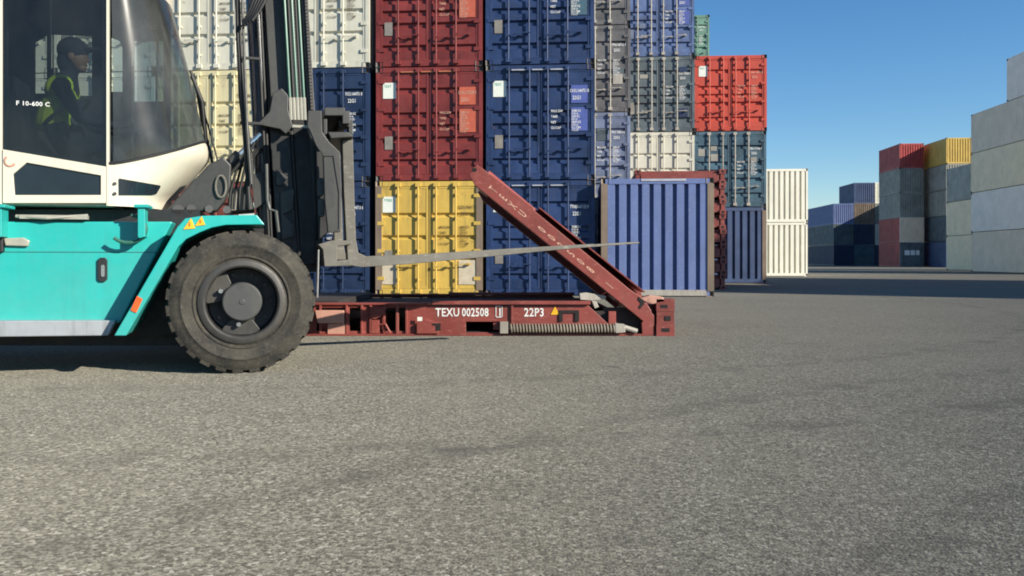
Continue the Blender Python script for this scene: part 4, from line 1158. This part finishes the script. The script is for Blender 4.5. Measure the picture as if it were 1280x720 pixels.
# driver ------------------------------------------------------------------------
dr = empty('person', (-3.8, 6.95, 1.74), 'driver in a dark cap and yellow hi-vis vest seated inside the cab', 'person', absolute=True)
def skin_body(name, verts, edges, radii, mat, parent, root=0, levels=2):
    me = bpy.data.meshes.new(name); me.from_pydata(verts, edges, []); me.materials.append(mat)
    o = link(name, me, parent)
    o.modifiers.new('skin', 'SKIN')
    for i, d in enumerate(me.skin_vertices[0].data):
        r = radii[i]; d.radius = r if isinstance(r, tuple) else (r, r); d.use_root = (i == root)
    s = o.modifiers.new('smooth', 'SUBSURF'); s.levels = levels; s.render_levels = levels
    for p in me.polygons: p.use_smooth = True
    return o
YD = 7.0; XD = P(86, 66, YD)[0]; DZ = P(86, 66, YD)[1] - 2.575
zc_ = lambda py: P(0, py, YD)[1]
hipz = 1.83
V = [(XD - .13, YD, hipz), (XD - .10, YD, 2.02), (XD - .05, YD, 2.20), (XD - .02, YD, 2.31), (XD + .01, YD, 2.42), (XD + .03, YD, 2.50), (XD + .05, YD, 2.60)]
E = [(0,1),(1,2),(2,3),(3,4),(4,5),(5,6)]
RD = [(.15, .14), (.14, .13), (.16, .125), (.12, .10), (.06, .06), (.085, .075), (.09, .08)]
def addv(p, r, prev): V.append(p); RD.append(r); E.append((prev, len(V) - 1)); return len(V) - 1
for s in (-1, 1):
    sh = addv((XD - .02, YD + s * .19, 2.28), .065, 3)
    el = addv((XD + .12, YD + s * .24, 2.03), .048, sh)
    wr = addv((XD + .36, YD + s * .18, 1.99), .032, el)
    hd = addv((XD + .43, YD + s * .17, 2.01), (.036, .022), wr)
    for k in range(4):
        f1 = addv((XD + .48, YD + s * (.17 - .02 * (k - 1.5)), 2.03 - .012 * k), .009, hd); addv((XD + .50, YD + s * (.165 - .02 * (k - 1.5)), 2.0 - .012 * k), .008, f1)
    th = addv((XD + .45, YD + s * .135, 2.03), .010, hd); addv((XD + .48, YD + s * .12, 2.035), .009, th)
    hp = addv((XD - .02, YD + s * .09, 1.81), .085, 0)
    kn = addv((XD + .33, YD + s * .13, 1.84), .062, hp)
    an = addv((XD + .40, YD + s * .13, 1.40), .042, kn)
    addv((XD + .52, YD + s * .13, 1.33), .036, an)
V = [(x, y, z + DZ) for x, y, z in V]
body = skin_body('body', V, E, RD, M['navy_cloth'], dr)
V_ = None
hd_ = MB()
def ellipsoid(mb, c, r, n=20, k=12):
    vs = []; fs = []
    for i in range(k + 1):
        ph = math.pi * i / k
        for j in range(n):
            th = 2 * math.pi * j / n
            vs.append((c[0] + r[0] * math.sin(ph) * math.cos(th), c[1] + r[1] * math.sin(ph) * math.sin(th), c[2] + r[2] * math.cos(ph)))
    for i in range(k):
        for j in range(n):
            a = i * n + j; b_ = i * n + (j + 1) % n
            fs.append((a, b_, b_ + n, a + n))
    mb._add(vs, fs)
hc = (XD + .04, YD, 2.545 + DZ)
ellipsoid(hd_, hc, (.098, .080, .122)); hd_.prism([(hc[0] + .085, hc[2] + .015), (hc[0] + .118, hc[2] - .03), (hc[0] + .085, hc[2] - .036)], YD - .012, YD + .012); ellipsoid(hd_, (hc[0] + .045, YD, hc[2] - .085), (.045, .045, .035), 12, 8); ellipsoid(hd_, (hc[0] + .082, YD, hc[2] - .062), (.014, .022, .007), 8, 6)
for s in (-1, 1): ellipsoid(hd_, (hc[0] - .01, YD + s * .082, hc[2] - .01), (.025, .014, .036), 10, 8)
for s in (-1, 1): ellipsoid(hd_, (hc[0] + .083, YD + s * .032, hc[2] + .012), (.010, .013, .008), 8, 6)
hd_.build('face', M['skin'], dr, smooth=True)
cp = MB(); ellipsoid(cp, (hc[0] - .012, YD, hc[2] + .05), (.115, .098, .105)); cp.box(hc[0] + .06, hc[0] + .19, YD - .07, YD + .07, hc[2] + .055, hc[2] + .07); ellipsoid(cp, (hc[0] - .055, YD, hc[2] - .04), (.07, .076, .10)); cp.build('cap', M['navy_cloth'], dr, smooth=True)
VV = [(XD - .11, YD, 1.92 + DZ), (XD - .10, YD, 2.04 + DZ), (XD - .055, YD, 2.20 + DZ), (XD - .03, YD, 2.325 + DZ)]
vest = skin_body('vest', VV + [(XD - .025, YD - .15, 2.30 + DZ), (XD - .025, YD + .15, 2.30 + DZ)], [(0,1),(1,2),(2,3),(3,4),(3,5)], [(.165, .155), (.16, .15), (.18, .145), (.125, .11), (.085, .085), (.085, .085)], M['vest'], dr)

for o_ in (fl, dr):
    o_.location = truck(*o_['_abs']); o_.rotation_euler = (0, 0, PHI)
FRAME[0] = False
# ------------------------------------------------------------------ ground
me = bpy.data.meshes.new('ground')
S = 2500
me.from_pydata([(-S, -S, 0), (S, -S, 0), (S, S, 0), (-S, S, 0)], [], [(0, 1, 2, 3)]); me.materials.append(M['asphalt'])
g = bpy.data.objects.new('ground', me); COL.objects.link(g); g['kind'] = 'structure'

# ------------------------------------------------------------------ light, sky, camera
T = Vector((-1.85, 1.15, -1.0)).normalized()
el = math.asin(-T.z); az = math.atan2(-T.x, -T.y)
sun = bpy.data.lights.new('sun', 'SUN'); sun.energy = 5.0; sun.angle = R(.55); sun.color = (1.0, .93, .80)
so = bpy.data.objects.new('sun', sun); COL.objects.link(so); so.rotation_euler = T.to_track_quat('-Z', 'Y').to_euler()
w = bpy.data.worlds.new('World'); scene.world = w; w.use_nodes = True
nt = w.node_tree; sky = nt.nodes.new('ShaderNodeTexSky'); sky.sky_type = 'NISHITA'; sky.sun_disc = False
sky.sun_elevation = el; sky.sun_rotation = az; sky.air_density = 1.0; sky.dust_density = 0.1; sky.ozone_density = 4.0; sky.altitude = 0
hs = nt.nodes.new('ShaderNodeHueSaturation'); hs.inputs['Saturation'].default_value = 1.2
nt.links.new(sky.outputs[0], hs.inputs['Color']); nt.links.new(hs.outputs[0], nt.nodes['Background'].inputs[0]); nt.nodes['Background'].inputs[1].default_value = .09
cam = bpy.data.cameras.new('camera'); co = bpy.data.objects.new('camera', cam); COL.objects.link(co)
co.location = (0, 0, CAMH); co.rotation_euler = (R(90), 0, 0)
cam.sensor_width = 36; cam.lens = 36 * F / 1280; cam.shift_y = -(360 - HOR) / 1280
cam.clip_start = .05; cam.clip_end = 6000
scene.camera = co
scene.cycles.filter_width = 1.9
vs_ = scene.view_settings; vs_.view_transform = 'Standard'; vs_.look = 'None'; vs_.gamma = 1; vs_.use_curve_mapping = False; vs_.exposure = 0.72
for o in bpy.data.objects:
    if '_abs' in o.keys(): del o['_abs']
